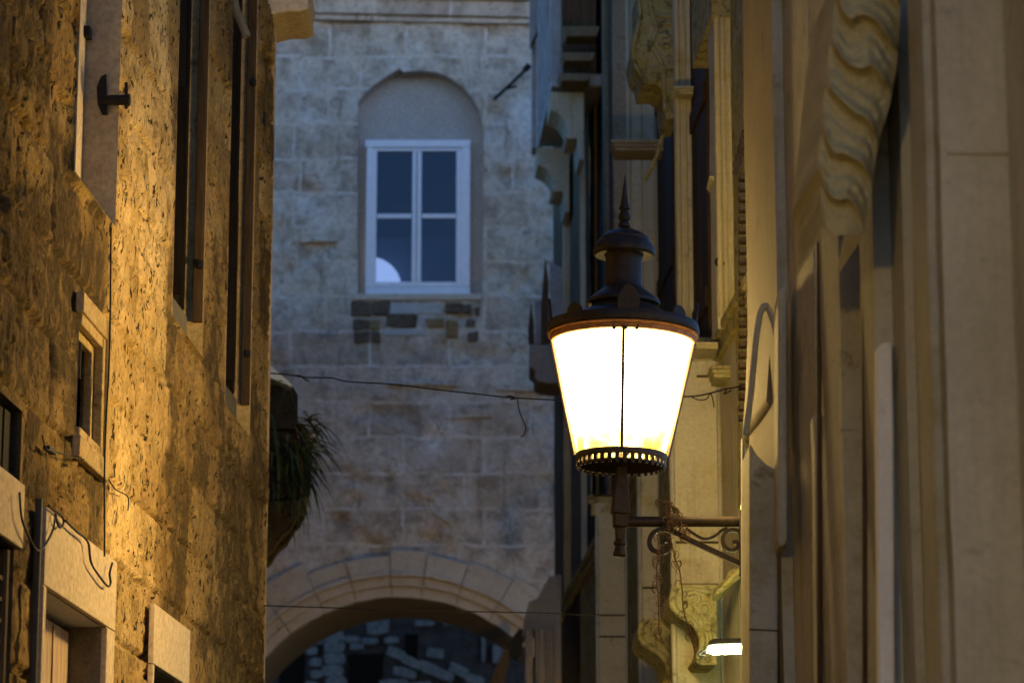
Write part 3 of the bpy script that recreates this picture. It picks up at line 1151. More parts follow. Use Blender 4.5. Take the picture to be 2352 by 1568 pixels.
# rough stones under the sill
st_dark, st_och = MB(), MB()
for (x0, y0, x1, y1, k) in [(808, 695, 850, 726, 0), (853, 696, 893, 724, 0), (812, 734, 846, 757, 0), (848, 735, 875, 760, 1), (815, 762, 850, 786, 0), (852, 764, 876, 785, 0),
                            (888, 724, 956, 752, 0), (1022, 697, 1062, 720, 0), (1064, 702, 1082, 722, 0), (1090, 705, 1102, 728, 0),
                            (1024, 738, 1053, 778, 1), (1070, 733, 1092, 752, 0), (1072, 764, 1098, 784, 0), (980, 735, 1018, 752, 1)]:
    t_ = MB()
    a_, b_ = frect(x0, y0, x1, y1, YF - 0.022 - random.random() * 0.015, YF + 0.02)
    t_.box(a_, b_)
    t_.xf(lambda p: jit(p, 0.030, 13))
    (st_och if k else st_dark).add(t_.v, t_.f)
build_split(st_dark, 'rough_stone', M['brownstone'], fb, bevel=0.012)
build_split(st_och, 'ochre_stone', M['ochrestone'], fb, bevel=0.012)
# pale mortar patch between them
m = MB()
for (x0, y0, x1, y1) in [(895, 696, 1018, 722), (884, 756, 980, 772), (958, 724, 978, 752)]:
    a_, b_ = frect(x0, y0, x1, y1, YF - 0.014, YF + 0.02)
    t_ = MB()
    t_.box(a_, b_)
    t_.xf(lambda p: jit(p, 0.012, 13))
    m.add(t_.v, t_.f)
build_split(m, 'mortar_patch', stone('pale_mortar', (0.42, 0.40, 0.36), (0.50, 0.48, 0.43), (0.28, 0.25, 0.2), (0.55, 0.7), 3, 0.5, 0.01), fb, bevel=0.01)
# ledges and scars of the old wall
m = MB()
for (pts_, d) in [([(688, 546), (730, 544), (776, 549), (772, 557), (720, 556), (692, 560)], .02), ([(890, 878), (960, 876), (1050, 882), (1048, 890), (960, 887), (892, 886)], .045),
                  ([(1020, 938), (1130, 940), (1130, 958), (1024, 962)], .035), ([(1136, 884), (1248, 886), (1252, 900), (1140, 898)], .035),
                  ([(1022, 1182), (1036, 1196), (1030, 1204), (1008, 1190), (990, 1178), (994, 1170)], .02), ([(960, 1130), (982, 1118), (1004, 1124), (1000, 1150), (976, 1142)], .02)]:
    t_ = MB()
    t_.prism([fp(x, y, -d) for x, y in pts_], (0, d + 0.02, 0))
    t_.xf(lambda p: jit(p, 0.010, 11))
    m.add(t_.v, t_.f)
build_split(m, 'stone_ledge', M['ashlar'], fb, bevel=0.008)
# cornice at the top
m = MB()
zc0 = at(930, 53, YF).z
for dz, hh, pr in ((0.0, 0.05, 0.05), (0.053, 0.06, 0.09), (0.117, 0.10, 0.06), (0.22, 0.05, 0.11), (0.273, 0.09, 0.15)):
    m.box((X0 + .01, YF - pr, zc0 + dz), (X1 - .01, YF + 0.02, zc0 + dz + hh))
m.xf(lambda p: Vector((p.x, p.y, p.z - (p.x + 0.9) * 0.022)))
build_split(m, 'cornice_band', M['ashlar'], fb, bevel=0.008)

# voussoirs
m = MB()
ro, ri = 413 + 106, 413 + 0.0
angs = [176, 164, 152, 139, 127, 114.5, 104, 92.5, 83, 72, 60, 48, 36, 24, 12, 4]


def apt(r, a, dy=0.0):
    a = math.radians(a)
    return fp(acx + r * math.cos(a), acy - r * math.sin(a), dy)


for i in range(len(angs) - 1):
    a0, a1 = angs[i] - 0.10, angs[i + 1] + 0.10
    ext = ro + random.uniform(-8, 10) + (14 if angs[i] < 70 or angs[i] > 125 else -6)
    # stepped archivolt: inner fascia, middle fascia, outer face
    for (r0, r1, pr) in ((ri, ri + 24, 0.050), (ri + 24.3, ri + 46, 0.085), (ri + 46.3, ri + 57, 0.125), (ri + 57.3, ext, 0.075 + random.uniform(-.012, .02))):
        K = 5
        inn = [apt(r0, a0 + (a1 - a0) * k / K, -pr) for k in range(K + 1)]
        out = [apt(r1, a0 + (a1 - a0) * k / K, -pr) for k in range(K + 1)]
        m.prism(inn + out[::-1], (0, pr + 0.03, 0))
m.xf(lambda p: jit(p, 0.007, 7))
m.build('archivolt', M['archstone'], fb, bevel=0.006)
# soffit of the passage
m = MB()
K = 40
PD = 1.5
for k in range(K):
    a0, a1 = 180 - 180 * k / K, 180 - 180 * (k + 1) / K
    m.add([apt(ri, a0, -0.03), apt(ri, a1, -0.03), apt(ri, a1, PD), apt(ri, a0, PD)], [(0, 1, 2, 3)])
for a in (180, 0):
    p = apt(ri, a, 0)
    m.add([(p.x, YF, 0), (p.x, YF + PD, 0), (p.x, YF + PD, p.z), (p.x, YF, p.z)], [(0, 1, 2, 3)])
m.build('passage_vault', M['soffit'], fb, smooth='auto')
# back wall of the block, with the same arch, so the passage has real depth
vv, ff = wall_with_holes([hole2], [(X0, Z0), (X1, Z0), (X1, 7.5), (X0, 7.5)], 0.5)
m = MB()
m.add([(p[0], YF + PD, p[1]) for p in vv], ff)
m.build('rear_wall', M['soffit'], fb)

# iron bar high on the right
m = MB()
m.tube([at(1134, 229, YF - 0.12), at(1175, 192, YF - 0.12), at(1212, 156, YF - 0.12)], 0.016, 8)
m.tube([at(1205, 162, YF - 0.125), at(1216, 150, YF - 0.125)], 0.03, 8)
m.tube([at(1136, 227, YF - 0.12), at(1136, 227, YF + 0.02)], 0.012, 8)
m.tube([at(1166, 204, YF - .11), at(1186, 198, YF - .11)], 0.012, 6)
tag(m.build('iron_bar', M['iron'], None), 'slanting black iron bar on the grey wall right of the arched window', 'iron bar')

# ================================================================== RUINED HOUSE SEEN THROUGH THE ARCHWAY
rh = thing('rubble_house', 'dark rubble house with pale broken stones seen through the archway', 'house', (-1.0, 34, 0))
YQ = 37.0
m = MB()
m.box((-5, YQ, 0), (4, YQ + 0.4, 7.2))
m.build('wall', M['rubble'], rh)
rnd = random.Random(21)
m = MB()


def qst(px, py, w, h, ang, dep=0.06):
    c = at(px, py, YQ)
    k = pxm(YQ)
    ca, sa = math.cos(ang), math.sin(ang)
    poly = []
    for (u, v) in ((-1, -1), (-.2, -1.15), (1, -.9), (1.1, .2), (.9, 1), (-.3, 1.1), (-1.1, .8)):
        x, z = u * w * .5 * k, v * h * .5 * k
        poly.append(c + Vector((x * ca - z * sa, -dep, x * sa + z * ca)))
    t_ = MB()
    t_.prism(poly, (0, dep + 0.05, 0))
    t_.xf(lambda p: jit(p, 0.012, 12))
    m.add(t_.v, t_.f)


for y in range(1432, 1580, 27):
    qst(768 + rnd.uniform(-6, 6), y, 44, 24, rnd.uniform(-.05, .05))
    qst(722 + rnd.uniform(-6, 6), y + 8, 26, 18, rnd.uniform(-.1, .1))
for x in range(640, 860, 42):
    qst(x, 1470 + rnd.uniform(-3, 3), 36, 14, 0)
for (x, y, w_, h_, a) in [(868, 1432, 48, 46, 0), (900, 1470, 30, 14, 0), (910, 1500, 40, 22, -.4), (945, 1520, 44, 20, -.5), (930, 1545, 50, 20, -.3), (985, 1535, 46, 24, -.45), (1020, 1550, 44, 20, -.4),
                          (1000, 1500, 36, 22, -.2), (1055, 1540, 46, 22, -.5), (1090, 1560, 40, 20, -.3), (1110, 1480, 8, 70, 0), (1150, 1500, 34, 44, 0), (905, 1570, 60, 18, 0), (960, 1575, 60, 16, .1), (975, 1432, 40, 12, 0), (1030, 1428, 26, 16, 0), (820, 1485, 30, 14, 0)]:
    qst(x, y, w_, h_, a)
build_split(m, 'pale_stone', M['rubblepale'], rh, bevel=0.01)
m = MB()
for (x0, y0, x1, y1) in [(800, 1500, 880, 1580), (930, 1455, 960, 1530), (640, 1490, 700, 1580)]:
    p0, p1 = at(x0, y1, YQ), at(x1, y0, YQ)
    m.box((p0.x, YQ - 0.012, p0.z), (p1.x, YQ + 0.02, p1.z))
build_split(m, 'window_opening', M['darkwood'], rh)
# sloping beam under the right end of the arch
m = MB()
m.prism([at(1112, 1600, 26), at(1158, 1486, 26), at(1176, 1496, 26), at(1150, 1600, 26)], (0, 0.2, 0))
tag(m.build('timber_prop', M['brownwood'], None), 'leaning brown timber prop under the right end of the archway', 'timber prop')

YLM = 10.45
# ================================================================== RIGHT-HAND HOUSES
R = 'R'


def kx(px):
    return (px - CX) / F / CP


def section(items, n0, start, side='R'):
    """items run from the far (left) end to the near (right) end of the wall as they show at mid height.
    -> list of (kind, mat, [(Y,n),(Y,n)])"""
    x0, b_, s = WALLS[side]
    n = n0
    Yc = (x0 - n) / (kx(start) - b_)
    segs = []
    cur = start
    for it in items:
        k = it[0]
        if k == 's':
            Y2 = (x0 - n) / (kx(it[1]) - b_)
            segs.append(('s', it[2], [(Yc, n), (Y2, n)]))
            Yc, cur = Y2, it[1]
        elif k == 'c':
            n2 = x0 + b_ * Yc - kx(it[1]) * Yc
            segs.append(('c', it[2], [(Yc, n), (Yc, n2)]))
            n, cur = n2, it[1]
        elif k == 'j':
            n2 = it[1]
            Y2 = (x0 - n2) / (kx(cur) - b_)
            Yj = min(Y2 + 0.06, Yc - 0.002)
            segs.append(('s', it[2], [(Yc, n), (Yj, n)]))
            if n2 > n + 1e-4:
                segs.append(('j', it[2], [(Yj, n), (Yj, n2)]))
            segs.append(('s', it[2], [(Yj, n2), (Y2, n2)]))
            n, Yc = n2, Y2
    return segs


def extrude_segs(segs, z0, z1, mats, sel=None, dz=0.12, jitter=0.004, side='R'):
    m = MB()
    nz_ = max(1, int((z1 - z0) / dz))
    for kind, mi, (a, b_) in segs:
        if sel is not None and mi not in sel:
            continue
        m.cur = mats.index(mi)
        ln = math.hypot(a[0] - b_[0], a[1] - b_[1])
        k = max(1, int(ln / 0.08))
        vs, fs = [], []
        for i in range(nz_ + 1):
            z = z0 + (z1 - z0) * i / nz_
            for j in range(k + 1):
                t = j / k
                p = wp(side, a[0] + (b_[0] - a[0]) * t, a[1] + (b_[1] - a[1]) * t, z)
                vs.append(jit(p, jitter, 3.0))
        for i in range(nz_):
            for j in range(k):
                q = i * (k + 1) + j
                fs.append((q, q + 1, q + k + 2, q + k + 1))
        m.add(vs, fs)
    return m


# ---------------- far house on the right
fr_ = thing('carved_stone_house', 'pale limestone house with scroll consoles and dark shutters behind the lit lantern', 'house', wp('R', 16, 0, 0))
ZSP = at(1600, 786, 10.95 * SF).z     # string course
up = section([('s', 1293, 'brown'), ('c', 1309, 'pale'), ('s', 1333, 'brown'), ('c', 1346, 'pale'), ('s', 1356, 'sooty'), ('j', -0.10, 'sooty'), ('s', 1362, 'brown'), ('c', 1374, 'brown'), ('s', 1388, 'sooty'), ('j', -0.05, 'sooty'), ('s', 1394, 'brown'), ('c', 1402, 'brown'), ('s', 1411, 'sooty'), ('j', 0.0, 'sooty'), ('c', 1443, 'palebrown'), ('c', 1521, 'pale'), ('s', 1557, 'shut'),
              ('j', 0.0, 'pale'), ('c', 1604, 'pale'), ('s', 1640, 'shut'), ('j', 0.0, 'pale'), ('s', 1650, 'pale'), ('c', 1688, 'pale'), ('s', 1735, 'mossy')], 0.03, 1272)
keys = ['pale', 'sooty', 'mossy', 'palegrey', 'brown', 'palebrown']
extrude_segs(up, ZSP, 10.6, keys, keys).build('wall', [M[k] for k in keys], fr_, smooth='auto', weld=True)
# shutters as their own parts
zs_lo = ZSP + 0.02
for kind, mi, (a, b_) in up:
    if mi == 'shut':
        m = extrude_segs([(kind, mi, (a, b_))], ZSP, 10.6, ['shut'], None, 0.5, 0.0)
        m.build('opening_back', M['shutterwood'], fr_)
        m = MB()
        yn0, yf0_ = min(a[0], b_[0]), max(a[0], b_[0])
        for q in range(2):
            w_ = (yf0_ - yn0) / 2
            m.wbox('R', yn0 + q * w_ + 0.01, yn0 + (q + 1) * w_ - 0.01, a[1] + 0.002, a[1] + 0.022, ZSP + 0.05, 10.3)
        for zz in (ZSP + 0.35, ZSP + 1.4, ZSP + 2.6, ZSP + 3.9):
            m.wbox('R', yn0 + 0.03, yf0_ - 0.03, a[1] + 0.023, a[1] + 0.035, zz, zz + 0.10)
        m.build('shutter', M['shutterwood'], fr_)
# end gable of the house
m = MB()
e0 = up[0][2][0]
m.add([wp('R', e0[0], e0[1], 0), wp('R', e0[0], -4, 0), wp('R', e0[0], -4, 10.6), wp('R', e0[0], e0[1], 10.6)], [(0, 1, 2, 3)])
m.add([wp('R', e0[0], 0.1, 10.6), wp('R', e0[0], -4, 10.6), wp('R', 9.6, -4, 10.6), wp('R', 9.6, 0.1, 10.6)], [(0, 1, 2, 3)])
m.build('masonry', M['pale'], fr_)
# lower, projecting storey
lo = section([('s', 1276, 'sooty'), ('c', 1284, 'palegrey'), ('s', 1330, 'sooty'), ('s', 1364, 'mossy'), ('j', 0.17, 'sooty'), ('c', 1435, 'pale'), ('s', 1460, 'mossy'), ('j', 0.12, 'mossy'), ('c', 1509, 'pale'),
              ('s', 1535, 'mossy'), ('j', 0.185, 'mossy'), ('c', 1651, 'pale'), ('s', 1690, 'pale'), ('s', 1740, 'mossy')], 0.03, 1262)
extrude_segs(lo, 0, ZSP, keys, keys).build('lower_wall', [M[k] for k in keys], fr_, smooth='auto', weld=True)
# string course / cap over the lower storey
m = MB()
for kind, mi, (a, b_) in lo:
    ya, yb = sorted((a[0], b_[0]))
    if yb - ya > 0.05:
        nn = max(a[1], b_[1])
        m.wbox('R', ya, yb, -0.5, nn + 0.022, ZSP - 0.07, ZSP)
        m.wbox('R', ya, yb, -0.5, nn + 0.04, ZSP + 0.002, ZSP + 0.05)
build_split(m, 'string_course', M['mossy'], fr_, bevel=0.008)
# joint grooves (block courses) on the camera-facing piers
m = MB()
for (x0, x1, y) in [(1364, 1436, 1138), (1364, 1436, 1412), (1364, 1436, 1461), (1467, 1508, 1349), (1541, 1650, 1245), (1541, 1650, 1342), (1600, 1648, 864)]:
    Yq = next(a[0] for kind, mi, (a, b_) in lo if kind == 'c' and abs((kx(x1) * a[0]) - (XR + bR * a[0] - b_[1])) < 0.03)
    p0, p1 = at(x0, y, Yq), at(x1, y, Yq)
    m.box((p0.x, Yq - 0.006, p0.z - 0.005), (p1.x, Yq + 0.02, p0.z + 0.005))
build_split(m, 'joint_line', M['sooty'], fr_)


def console(name, poly, Y, T, parent, mat, carve=None, mat2=None, rim=None):
    m = MB()
    base = [at(x, y, Y) for x, y in poly]
    slide = Vector((bR * T, T, 0))
    m.prism(base, slide)
    o = m.build(name, M[mat], parent, bevel=0.008)
    if rim:
        m = MB()
        for path, r in rim:
            m.tube(smooth_path([at(x, y, Y - 0.004) for x, y in path], 6), r, 8)
        m.build('rim_moulding', M[mat2 or mat], o, smooth=True)
    if carve:
        m = MB()
        for path, r in carve:
            m.tube(smooth_path([at(x, y, Y - 0.003) for x, y in path], 6), r, 6)
        m.build('carved_relief', M[mat2 or mat], o, smooth=True)
    return o


def zC(l):
    return [(1177 + x * .3226, 1062 + y * .3226) for x, y in l]


def zA(l):
    return [(1177 + x * .3662, y * .3662) for x, y in l]


def sh_(l, dx, dy, k=1.0, c=(0, 0)):
    return [((x - c[0]) * k + c[0] + dx, (y - c[1]) * k + c[1] + dy) for x, y in l]


# scroll consoles under the projecting bay
Sp = zC([(1190, 862), (1150, 900), (1136, 950), (1134, 1005), (1150, 1045), (1180, 1075), (1225, 1102), (1272, 1132), (1310, 1170), (1338, 1215), (1352, 1265), (1350, 1310), (1335, 1360), (1300, 1410), (1330, 1440), (1460, 1440), (1460, 862)])
rimp = zC([(1190, 870), (1152, 905), (1140, 950), (1138, 1005), (1154, 1043), (1184, 1073), (1228, 1100), (1275, 1130), (1313, 1168), (1340, 1215), (1352, 1265), (1346, 1330), (1310, 1395)])


def curl(cx, cy, r, turns=1.6, a0=0.0, sgn=1):
    return [(cx + r * (1 - 0.8 * k / 18) * math.cos(a0 + sgn * k / 18 * turns * 2 * math.pi), cy + r * (1 - 0.8 * k / 18) * math.sin(a0 + sgn * k / 18 * turns * 2 * math.pi)) for k in range(19)]


car = [(zC(curl(1290, 970, 60, 1.4, 2.5)), 0.011), (zC(curl(1360, 1040, 52, 1.3, 0.4, -1)), 0.011), (zC([(1225, 930), (1290, 1010), (1350, 1090), (1400, 1180), (1420, 1300)]), 0.011),
       (zC(curl(1395, 1160, 34, 1.2, 1.0)), 0.011), (zC([(1240, 900), (1330, 905), (1410, 930)]), 0.011), (zC(curl(1310, 1010, 20, 1)), 0.008)]
console('scroll_console', Sp, 13.259, 0.492, fr_, 'mossy', carve=car, rim=[(rimp, 0.016)])
k2 = 1 / 1.089
Sp2 = [(800 + (x - 800) * k2 - 12, 2300 + (y - 2300) * k2) for x, y in Sp]
rim2 = [(800 + (x - 800) * k2 - 12, 2300 + (y - 2300) * k2) for x, y in rimp]
car2 = [([(800 + (x - 800) * k2 - 12, 2300 + (y - 2300) * k2) for x, y in pth], r) for pth, r in car]
console('scroll_console', Sp2, 14.440, 0.492, fr_, 'mossy', carve=car2, rim=[(rim2, 0.016)])
# capital with foliage above the wall light
m = MB()
Yq = 10.45 * SF
poly = zC([(1640, 740), (1540, 760), (1500, 830), (1440, 890), (1435, 950), (1500, 930), (1560, 870), (1640, 800)])
m.prism([at(x, y, Yq) for x, y in poly], (0, 0.2, 0))
m.xf(lambda p: jit(p, 0.012, 14))
o = m.build('leaf_capital', M['mossy'], fr_, bevel=0.01)
m = MB()
for i in range(9):
    cx_, cy_ = 1470 + i * 18, 905 - i * 17
    m.tube(smooth_path([at(*zC([(cx_ + q[0], cy_ + q[1])])[0], Yq - 0.01) for q in ((-18, 26), (0, 0), (16, -22), (34, -10))], 4), 0.010, 6)
m.build('carved_relief', M['mossy'], o, smooth=True)
# upright roll mouldings on the piers, sills and heads of the windows
m = MB()
for kind, mi, (a, b_) in up:
    if kind == 'c' and mi == 'pale' and abs(a[1] - b_[1]) > 0.05:
        w_ = a[1] - b_[1]
        for t_, r_ in ((0.0, 0.014), (0.36, 0.010), (0.74, 0.012)):
            nn = a[1] - w_ * t_ - 0.014
            m.tube([wp('R', a[0] - 0.002, nn, ZSP + 0.06), wp('R', a[0] - 0.002, nn, 10.4)], r_, 8)
build_split(m, 'upright_moulding', M['pale'], fr_, smooth=True)
m = MB()
for kind, mi, (a, b_) in lo:
    if kind == 'c' and mi == 'pale' and abs(a[1] - b_[1]) > 0.05:
        w_ = a[1] - b_[1]
        for t_, r_ in ((0.0, 0.012), (0.93, 0.012)):
            nn = a[1] - w_ * t_ - 0.012
            m.tube([wp('R', a[0] - 0.002, nn, 0), wp('R', a[0] - 0.002, nn, ZSP - 0.08)], r_, 8)
build_split(m, 'panel_edge', M['pale'], fr_, smooth=True)
# window cornice and little brackets high on the nearer bays
for (x0, x1, y0_, y1_, Yk, mt) in ((1412, 1524, 318, 346, 14.1 * SF, 'palebrown'), (1556, 1608, 196, 216, 11.98 * SF, 'pale'), (1638, 1692, 402, 420, 10.80 * SF, 'pale'), (1600, 1650, 784, 800, 10.70 * SF, 'pale'), (1640, 1692, 836, 866, 10.72 * SF, 'mossy')):
    m = MB()
    for q, (dy_, ex) in enumerate(((0, 0), (0.33, 4), (0.66, 9))):
        ya, yb = y1_ - (y1_ - y0_) * dy_, y1_ - (y1_ - y0_) * (dy_ + 0.30)
        pts_ = [at(x0 - ex, ya, Yk - 0.012 * q), at(x1, ya, Yk - 0.012 * q), at(x1, yb, Yk - 0.012 * q), at(x0 - ex, yb, Yk - 0.012 * q)]
        m.prism(pts_, (0, 0.22, 0))
    m.build('window_cornice', M[mt], fr_, bevel=0.006)

# ornate console high up (yellowed)
Sy = zA([(785, -60), (1160, -60), (1160, 380), (1110, 440), (1085, 505), (1045, 560), (1040, 740), (962, 745), (945, 570), (905, 530), (815, 535), (800, 465), (765, 420), (748, 330), (775, 210), (790, 100)])
rimy = [(zA([(790, 0), (800, 90), (780, 200), (755, 320), (775, 420), (810, 470), (830, 530)]), 0.014), (zA([(860, 0), (880, 110), (905, 180), (870, 280), (900, 330), (940, 420), (950, 540), (960, 700)]), 0.014)]
cary = [(zA([(915, 100), (1010, 105), (1110, 98)]), 0.012), (zA([(920, 150), (1010, 150), (1110, 150)]), 0.014), (zA(curl(960, 250, 46, 1.3, 1)), 0.014), (zA(curl(1040, 300, 40, 1.2, 2, -1)), 0.014),
        (zA(curl(880, 470, 46, 1.3, 0)), 0.014), (zA([(830, 420), (920, 440), (1000, 420), (1080, 440)]), 0.013), (zA([(900, 220), (1000, 230), (1090, 225)]), 0.013), (zA(curl(980, 400, 30, 1.2, 4)), 0.012)]
console('carved_console', Sy, 15.523, 0.369, fr_, 'mossy', carve=cary, rim=rimy)
# lintel above the nearer dark opening
m = MB()
p = at(1604, 86, 10.95 * SF)
m.wbox('R', 10.7 * SF, 11.35 * SF, -0.2, 0.012, p.z, p.z + 0.5)
m.wbox('R', 10.66 * SF, 11.38 * SF, -0.2, 0.03, p.z + 0.5, p.z + 0.58)
m.build('lintel', M['mossy'], fr_, bevel=0.008)
# slanting yellow moulding and dentil strip
m = MB()
m.tube([at(1522, 312, 12.58 * SF), at(1505, 365, 12.58 * SF), at(1482, 415, 12.58 * SF)], 0.012, 6)
m.build('raking_moulding', M['mossy'], fr_)
m = MB()
for k in range(24):
    y = 404 + k * 24
    p = at(1706, y, 10.12 * SF)
    m.box(p + Vector((-0.014, 0, -0.012)), p + Vector((0.02, 0.06, 0.010)))
build_split(m, 'dentil', M['sooty'], fr_)
m = MB()
for i in range(7):
    cx_, cy_ = 1690 + i * 5, 385 - i * 18
    m.tube(smooth_path([at(cx_ + q[0], cy_ + q[1], 10.2 * SF) for q in ((-4, 14), (3, 4), (-2, -8), (10, -16))], 4), 0.012, 6)
m.build('leaf_ornament', M['sooty'], fr_, smooth=True)

# iron hook
m = MB()
hk = [(1672, 598), (1664, 604), (1656, 610), (1648, 609), (1644, 602), (1648, 594), (1656, 592)]
m.tube(smooth_path([at(x, y, 10.72 * SF) for x, y in hk], 5), 0.0055, 8)
m.tube([at(1671, 599, 10.72 * SF), at(1671, 599, 10.95 * SF)], 0.0055, 6)
tag(m.build('wall_hook', M['iron'], None, smooth=True), 'small curled black iron hook on the pale pier right of the lantern spike', 'hook')

# enclosed balcony on two consoles at the far end
eb = MB()
S1 = zA([(240, 575), (236, 690), (262, 700), (300, 722), (330, 755), (346, 795), (352, 838), (326, 850), (345, 872), (405, 868), (420, 1000), (450, 1010), (450, 575)])
console('scroll_bracket', S1, 20.910, 0.40, fr_, 'pale')
k3 = 1 / 1.0655
S2 = [(800 + (x - 800) * k3, 2300 + (y - 2300) * k3) for x, y in S1]
console('scroll_bracket', S2, 22.275, 0.40, fr_, 'pale')
YB0 = 17.0 * SF
n_out = yn('R', 1270, YB0)
YB1 = (XR - n_out) / (kx(1241) - bR)
zb = at(1250, 204, YB0).z
eb.wbox('R', YB0 - 0.05, YB1 + 0.1, -0.2, n_out + 0.01, zb, zb + 0.10)
ebo = eb.build('enclosed_balcony', M['bluegrey'], fr_, bevel=0.01)
NP = 4
for q in range(NP + 1):
    yq = YB0 + (YB1 - YB0 - 0.12) * q / NP
    m = MB()
    m.wbox('R', yq, yq + 0.14, n_out - 0.07, n_out + 0.015, zb + 0.103, zb + 2.6)
    m.build('corner_post', M['bluegrey'], ebo, bevel=0.008)
m = MB()
m.wbox('R', YB0 + 0.15, YB1 - 0.15, n_out - 0.06, n_out - 0.03, zb + 0.103, zb + 2.6)
m.wbox('R', YB0 + 0.02, YB0 + 0.05, -0.1, n_out - 0.08, zb + 0.103, zb + 2.6)
build_split(m, 'timber_panel', M['brownwood'], ebo)
m = MB()
m.wbox('R', YB0 - 0.1, YB1 + 0.1, -0.2, n_out + 0.06, zb + 2.61, zb + 2.72)
m.build('balcony_roof', M['bluegrey'], ebo)
m = MB()
Yq = YB1 + 0.5
for x0, x1 in ((1221, 1231), (1234, 1246)):
    p0, p1 = at(x0, 340, Yq), at(x1, -60, Yq)
    m.box((p0.x, Yq, p0.z), (p1.x, Yq + 0.2, p1.z))
build_split(m, 'pilaster_strip', M['bluegrey'], fr_, bevel=0.01)
m = MB()
m.prism([at(x, y, YB1 + 0.3) for x, y in ((1252, 36), (1219, 104), (1216, 96), (1216, -60), (1252, -60))], (0, 0.15, 0))
m.build('raking_cornice', M['bluegrey'], fr_, bevel=0.01)

# stepped corbel courses between balcony floor and wall, and a cornice above
for k_, (x0, x1, y0_, y1_) in enumerate(((1290, 1352, 168, 186), (1296, 1362, 120, 140), (1300, 1372, 60, 84))):
    m = MB()
    m.prism([at(x0, y1_, YB0 - 0.25 - 0.05 * k_), at(x1, y1_, YB0 - 0.25 - 0.05 * k_), at(x1 + 6, y0_, YB0 - 0.25 - 0.05 * k_), at(x0 - 8, y0_, YB0 - 0.25 - 0.05 * k_)], (-0.01, 0.2, 0))
    m.build('corbel_course', M['brown'], fr_, bevel=0.01)
# lower far balcony with two pointed fins
m = MB()
Yl = 18.2 * SF
m.prism([at(x, y, Yl) for x, y in ((1216, 790), (1300, 792), (1300, 880), (1262, 880), (1236, 876), (1226, 866), (1230, 852), (1216, 842))], (0.0, 0.5, 0))
lb = m.build('corbelled_ledge', M['palegrey'], fr_, bevel=0.01)
m = MB()
m.prism([at(x, y, Yl + .05) for x, y in ((1252, 590), (1259, 640), (1262, 760), (1266, 789), (1242, 789), (1243, 700))], (0, 0.04, 0))
m.prism([at(x, y, Yl + .1) for x, y in ((1219, 692), (1226, 740), (1228, 789), (1214, 789), (1213, 760))], (0, 0.04, 0))
build_split(m, 'pointed_fin', M['brownwood'], lb)
m = MB()
m.prism([at(x, y, Yl + .2) for x, y in ((1228, 690), (1243, 690), (1258, 789), (1230, 789))], (0, 0.04, 0))
m.prism([at(x, y, Yl + .3) for x, y in ((1262, 600), (1330, 640), (1330, 789), (1266, 789))], (0, 0.04, 0))
build_split(m, 'pale_panel', M['bluegrey'], lb)
# lowest corbel and pier at the alley end
m = MB()
Yl = 17.6 * SF
m.prism([at(x, y, Yl) for x, y in ((1290, 1318), (1262, 1322), (1246, 1350), (1236, 1372), (1215, 1380), (1204, 1420), (1200, 1462), (1214, 1440), (1228, 1446), (1232, 1600), (1290, 1600))], (0, 0.5, 0))
m.build('end_corbel', M['palegrey'], fr_, bevel=0.01)
m = MB()
for x0, x1 in ((1206, 1224), (1236, 1254), (1262, 1272)):
    m.prism([at(x0, 1440, Yl - .06), at(x1, 1440, Yl - .06), at(x1, 1620, Yl - .06), at(x0, 1620, Yl - .06)], (0, 0.5, 0))
build_split(m, 'pier_shaft', M['palegrey'], fr_, bevel=0.015)
bk = MB()
bk.prism([at(x, y, 24.2) for x, y in ((1166, 1478), (1182, 1456), (1196, 1438), (1202, 1470), (1198, 1496), (1186, 1512), (1170, 1500))], (0, 0.16, 0))
bk.tube([at(1196, 1450, 24.28), at(1240, 1440, 24.28)], 0.02, 8)
tag(bk.build('wall_bracket', M['iron'], None, bevel=0.01), 'squat black iron wall bracket at the right end of the archway', 'bracket')

# ---------------- near house on the right
nr = thing('carved_palace', 'pale carved palace front with tall pilasters and leaf carving carrying the lantern', 'palace', wp('N', 8, 0, 0))
near = section([('s', 1786, 'nearbrown'), ('c', 1811, 'near'), ('s', 1872, 'near'), ('c', 1878, 'near'), ('s', 1886, 'near'), ('j', 0.0, 'near'), ('s', 1930, 'near'), ('c', 1981, 'near'), ('s', 1989, 'near'),
                ('j', 0.0, 'near'), ('s', 2011, 'near'), ('c', 2052, 'neargrey'), ('s', 2080, 'neargrey'), ('c', 2103, 'neargrey'), ('s', 2118, 'near'), ('j', 0.02, 'near'), ('s', 2140, 'near'), ('c', 2158, 'near'),
                ('s', 2172, 'near'), ('c', 2332, 'neargrey'), ('s', 2420, 'neargrey'), ('j', 0.03, 'neargrey'), ('s', 2700, 'neargrey')], 0.0, 1718, 'N')
nk = ['near', 'neargrey', 'nearbrown']
extrude_segs(near, 0, 8.8, nk, nk, 0.15, 0.003, 'N').build('wall', [M[k] for k in nk], nr, smooth='auto', weld=True)
e1 = near[-1][2][1]
e0 = near[0][2][0]
m = MB()
m.wbox('N', -3, e1[0], -0.6, e1[1], 0, 8.8)
m.add([wp('N', e0[0], e0[1], 0), wp('N', e0[0], -0.9, 0), wp('N', e0[0], -0.9, 8.8), wp('N', e0[0], e0[1], 8.8)], [(0, 1, 2, 3)])
m.add([wp('N', e0[0], 0.0, 8.8), wp('N', e0[0], -6, 8.8), wp('N', -3, -6, 8.8), wp('N', -3, 0, 8.8)], [(0, 1, 2, 3)])
m.build('masonry', M['near'], nr)
m = MB()
xa = at(1716, 1197, YLM).x
m.box((xa, e0[0] + 0.06, 0), (xa + 0.6, 10.75, at(1716, 1130, 10.45).z))
m.build('setback_wall', M['near'], nr)
